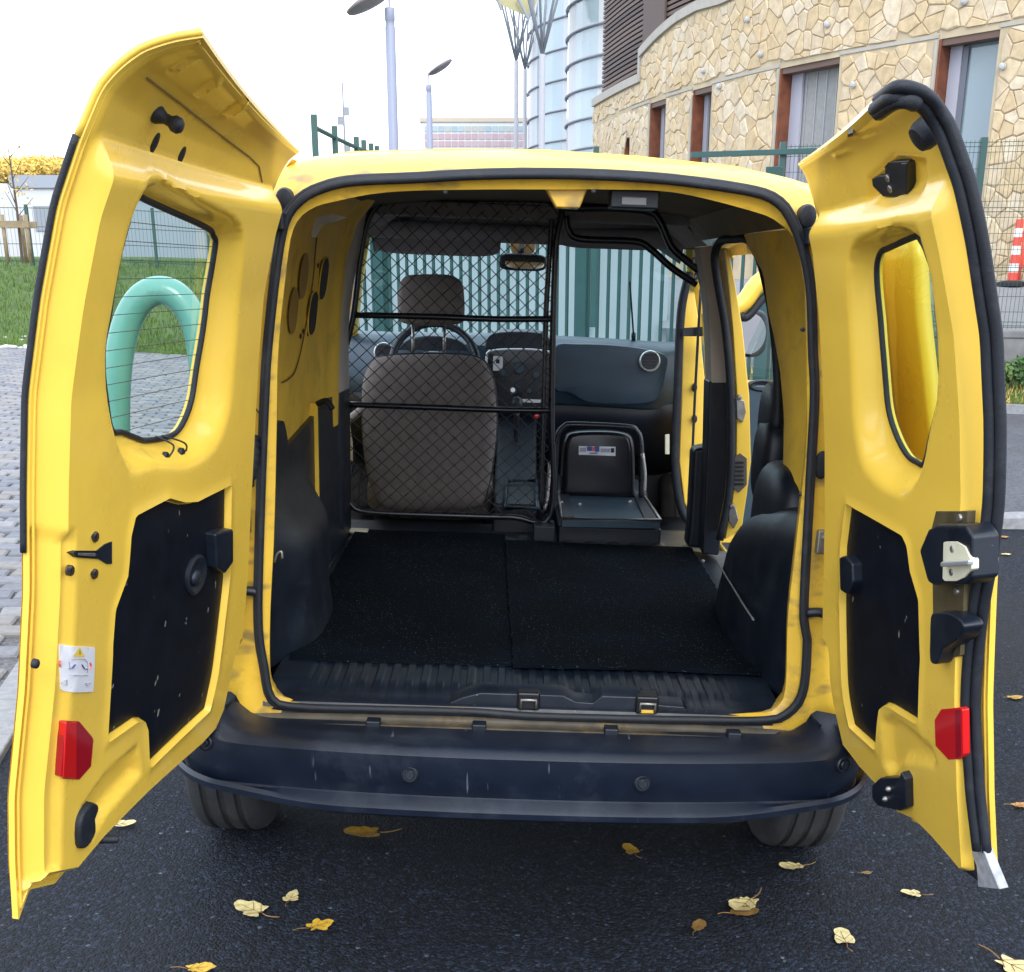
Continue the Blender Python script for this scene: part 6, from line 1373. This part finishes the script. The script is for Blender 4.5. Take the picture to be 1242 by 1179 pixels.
tree(-40, 228, 185, 46, 4, YL, 'golden autumn tree just beyond the left edge')
tree(110, 226, 190, 50, 3.2, YG, 'yellow green autumn tree seen past the left door')
tree(165, 226, 192, 50, 3.0, YL, 'yellow autumn tree hidden mostly by the left door')
hl = MB(); hl.sheet([[(x, 330+dy, h*(18+6*sin(x*.011)+3*sin(x*.03+1))) for x in np.linspace(-420, 60, 40)] for dy, h in ((0, 0), (0, .8), (30, 1.15), (90, 1.6))]); tag(hl.build('hills', mat('far_hills', (.30, .33, .40), .9), None, smooth=True), kind='structure')
# bright site behind the grass: hoarding and cabins
ho = empty('white_hoarding', (0, 0, 0)); tag(ho, 'long white hoarding behind the grass on the left', 'hoarding')
for k in range(16): MB().box((-26+k*1.35, 38, 0), (-26+k*1.35+1.32, 38.08, 4.0+.05*(k % 2))).build('panel', WHITEP, ho)
cb = empty('site_cabin', (0, 0, 0)); p = wy(58, 228, 36); tag(cb, 'pale site cabin with a grey roof strip beside the left door edge', 'cabin')
MB().box((p[0]-1.0, 36, 0), (p[0]+.9, 37.5, p[2])).build('wall', WHITEP, cb); MB().box((p[0]-1.1, 35.9, p[2]), (p[0]+1.0, 37.6, p[2]+.35)).build('roof', mat('cabin_roof', (.30, .33, .38), .6), cb)
MB().box((p[0]-.5, 35.95, p[2]-1.2), (p[0]+.3, 36.0, p[2]-.5)).build('window', MULL, cb)
# grass bank
GR = mat('grass_soil', (.065, .11, .02), .9, var=.3, vscale=2)
bank = MB(); BX = np.linspace(-22, -2.6, 30); BF = lambda x: np.interp(x, [-22, -11, -7.5, -4, -2.6], [15.5, 17.5, 18.6, 17.0, 16.2])
def bz(x, s): return gz(x)+np.interp(s, [0, .05, 4, 8, 12], [-.02, .05, .75, 1.35, 1.5])*np.interp(x, [-8, -2.6], [1, .95])
bank.sheet([[(x, BF(x)+s, bz(x, s)) for x in BX] for s in (0, .05, .5, 2, 4, 6, 8, 10, 12)]); tag(bank.build('grass_bank', GR, None, smooth=True), kind='structure')
gm = [mat('grass_blade', c, .7) for c in ((.065, .14, .015), (.10, .18, .022), (.13, .18, .035), (.045, .10, .015))]
gb_ = MB(); V = []; F = []; MI = []
for k in range(26000):
    x = random.uniform(-14, -2.8); s = random.uniform(0, 1)**1.3*9; y = BF(x)+s; z = bz(x, s); h = random.uniform(.05, .13); a = random.uniform(0, pi); w2 = .010
    o = len(V); V += [(x-w2*cos(a), y-w2*sin(a), z-.02), (x+w2*cos(a), y+w2*sin(a), z-.02), (x+random.gauss(0, .03), y+random.gauss(0, .03), z+h)]; F.append((o, o+1, o+2)); MI.append(random.randrange(4))
gb_.v = V; gb_.f = F; gb_.mi = MI; tag(gb_.build('grass', gm, None), 'green grass on the bank behind the left door', 'grass', kind='stuff')
# bare stone patch at the bank's foot
st2 = MB()
for k in range(160):
    x = random.uniform(-11.5, -8.0); y = BF(x)+random.uniform(-.5, .7); r = random.uniform(.03, .09); st2.lathe((x, y, gz(x)+max(0, (y-BF(x)))*.18), (random.gauss(0, .2), random.gauss(0, .2), 1), [(r, -.03), (r*.9, r*.3), (r*.4, r*.5), (.001, r*.5)], 6)
tag(st2.build('gravel', mat('pale_gravel', (.52, .51, .48), .9), None), 'pale gravel at the foot of the grass bank', 'gravel', kind='stuff')
# timber tree guard with young tree
tg = empty('tree_guard', (0, 0, 0)); p = wy(22, 305, 21.5); tg.location = (p[0], p[1], p[2]-.2); tag(tg, 'timber stakes and rails guarding a sapling at the left edge', 'tree guard')
TW = mat('weathered_timber', (.26, .20, .12), .8, var=.2, vscale=10)
for dx, dy in ((-.22, 0), (.22, 0), (0, .35), (-.55, .3)): MB().tube([(dx, dy, 0), (dx, dy, .85)], .04, 8).build('stake', TW, tg, smooth=True)
MB().box((-.6, -.05, .62), (.28, -.01, .74)).build('rail', TW, tg); MB().box((-.3, .33, .62), (.28, .37, .74)).build('rail', TW, tg)
sap = empty('sapling', (p[0], p[1]+.15, p[2]-.2)); tag(sap, 'bare young tree with a few leaves inside the timber guard', 'tree')
mb = MB(); mb.tube([(0, 0, 0), (.02, 0, 1), (0, 0, 2.0)], [.03, .022, .008], 6)
for k in range(9):
    a = k*2.4; z = .8+k*.13; mb.tube([(0, 0, z), (.35*cos(a), .35*sin(a), z+.35)], [.010, .004], 5)
mb.build('trunk', bpy.data.materials['bark'], sap)
V, F = leafmesh(np.array([0, 0, 1.6]), (.5, .5, .6), 140, .035); MB().add(V, F).build('crown', YL[1], sap)
# wire fence along the top of the bank
gf = empty('wire_fence', (0, 0, 0)); tag(gf, 'low green wire fence on top of the grass bank, seen through the left door window', 'fence')
for k in range(9):
    x = -13+k*1.25; y = BF(x)+7.5; z = bz(x, 7.5); MB().box((x-.03, y-.03, z-.1), (x+.03, y+.03, z+1.25)).build('post', TEALD, gf)
wmm = MB()
for k in range(130):
    x = -13+k*.077; y = BF(x)+7.5; z = bz(x, 7.5); wmm.tube([(x, y, z), (x, y, z+1.2)], .004, 3)
for h in (.1, .45, .8, 1.18): wmm.tube([(x, BF(x)+7.49, bz(x, 7.5)+h) for x in np.linspace(-13, -3, 12)], .007, 4)
tag(wmm.build('wire_mesh', TEALD, gf), kind='stuff')
# dark low unit behind that fence
du = empty('street_cabinet', (0, 0, 0)); p = wy(180, 285, 33); tag(du, 'low grey container behind the wire fence, seen through the left door window', 'container')
MB().box((p[0]-1.5, 33, 1.0), (p[0]+1.6, 34.2, p[2]+.9)).build('box', mat('container_grey', (.30, .34, .38), .6), du, bevel=.03)
MB().box((p[0]-1.55, 32.95, p[2]+.9), (p[0]+1.65, 34.25, p[2]+1.05)).build('lid', MULL, du, bevel=.02)
# green hoop beside the pavement
hp_ = empty('green_hoop', (0, 0, 0)); HY = 3.3; tag(hp_, 'thick turquoise tubular hoop on the pavement seen through the left door window', 'hoop')
HM = mat('turquoise_paint', (.12, .34, .28), .3, coat=.4, var=.06, vscale=5)
hpx = [(144, 640), (141, 540), (142, 460), (150, 405), (165, 370), (185, 354), (207, 355), (226, 372), (240, 404), (247, 460), (249, 540), (250, 640)]
pts = [wy(u, v, HY) for u, v in hpx]; l0 = pts[0].copy(); l0[2] = gz(l0[0]); l1 = pts[-1].copy(); l1[2] = gz(l1[0])
MB().tube(catmull([l0]+pts+[l1], 6), .066, 18).build('tube', HM, hp_, smooth=True)
for p in (l0, l1): MB().lathe(p, (0, 0, 1), [(.11, 0), (.11, .02), (.07, .03), (.07, .05)], 20).build('base_flange', HM, hp_, smooth='auto')
# shrubs in the verge on the right
GRN = [mat('shrub_leaf', c, .7) for c in ((.05, .12, .025), (.09, .16, .04), (.20, .20, .05))]
for k, (dx, s, lab) in enumerate(((-1.7, .35, 'low green shrub at the left end of the right verge'), (-.6, .32, 'dark green shrub in the right verge behind the right door'), (.35, .30, 'leafy green shrub in the right verge beside the door seal'), (1.2, .36, 'broad shrub in the right verge at the edge of the photo'), (2.4, .4, 'shrub in the right verge beyond the edge of the photo'))):
    x = 6.3+dx; o = empty('shrub', (x, VY(x)+.75, gz(x)+.18)); tag(o, lab, 'shrub', 'shrubs in the right verge')
    cr = MB()
    for j in range(4):
        V, F = leafmesh(np.array([random.uniform(-.3, .3), random.uniform(-.15, .15), s*.6+random.uniform(-.1, .15)]), (s*.8, s*.6, s*.6), 260, .045, j); cr.add(V, F, random.randrange(3))
    cr.build('foliage', GRN, o)
    st3 = MB()
    for j in range(5): a = j*1.3; st3.tube([(0, 0, -.1), (.2*cos(a), .1*sin(a), s)], [.012, .004], 5)
    st3.build('stem', bpy.data.materials['bark'], o)
vg = MB(); V = []; F = []; MI = []
for k in range(5000):
    x = random.uniform(3.4, 11); d_ = random.uniform(.03, 1.0); z = gz(x)+np.interp(d_, [0, .25, .6, 1.15], [.07, .09, .16, .36]); h = random.uniform(.04, .12); a = random.uniform(0, pi); o = len(V)
    V += [(x-.012*cos(a), VY(x)+d_-.012*sin(a), z-.02), (x+.012*cos(a), VY(x)+d_+.012*sin(a), z-.02), (x+random.gauss(0, .03), VY(x)+d_+random.gauss(0, .03), z+h)]; F.append((o, o+1, o+2)); MI.append(random.randrange(3))
vg.v = V; vg.f = F; vg.mi = MI; tag(vg.build('verge_grass', [gm[0], gm[2], YL[1]], None), 'short grass and leaf litter on the right verge', 'grass', kind='stuff')
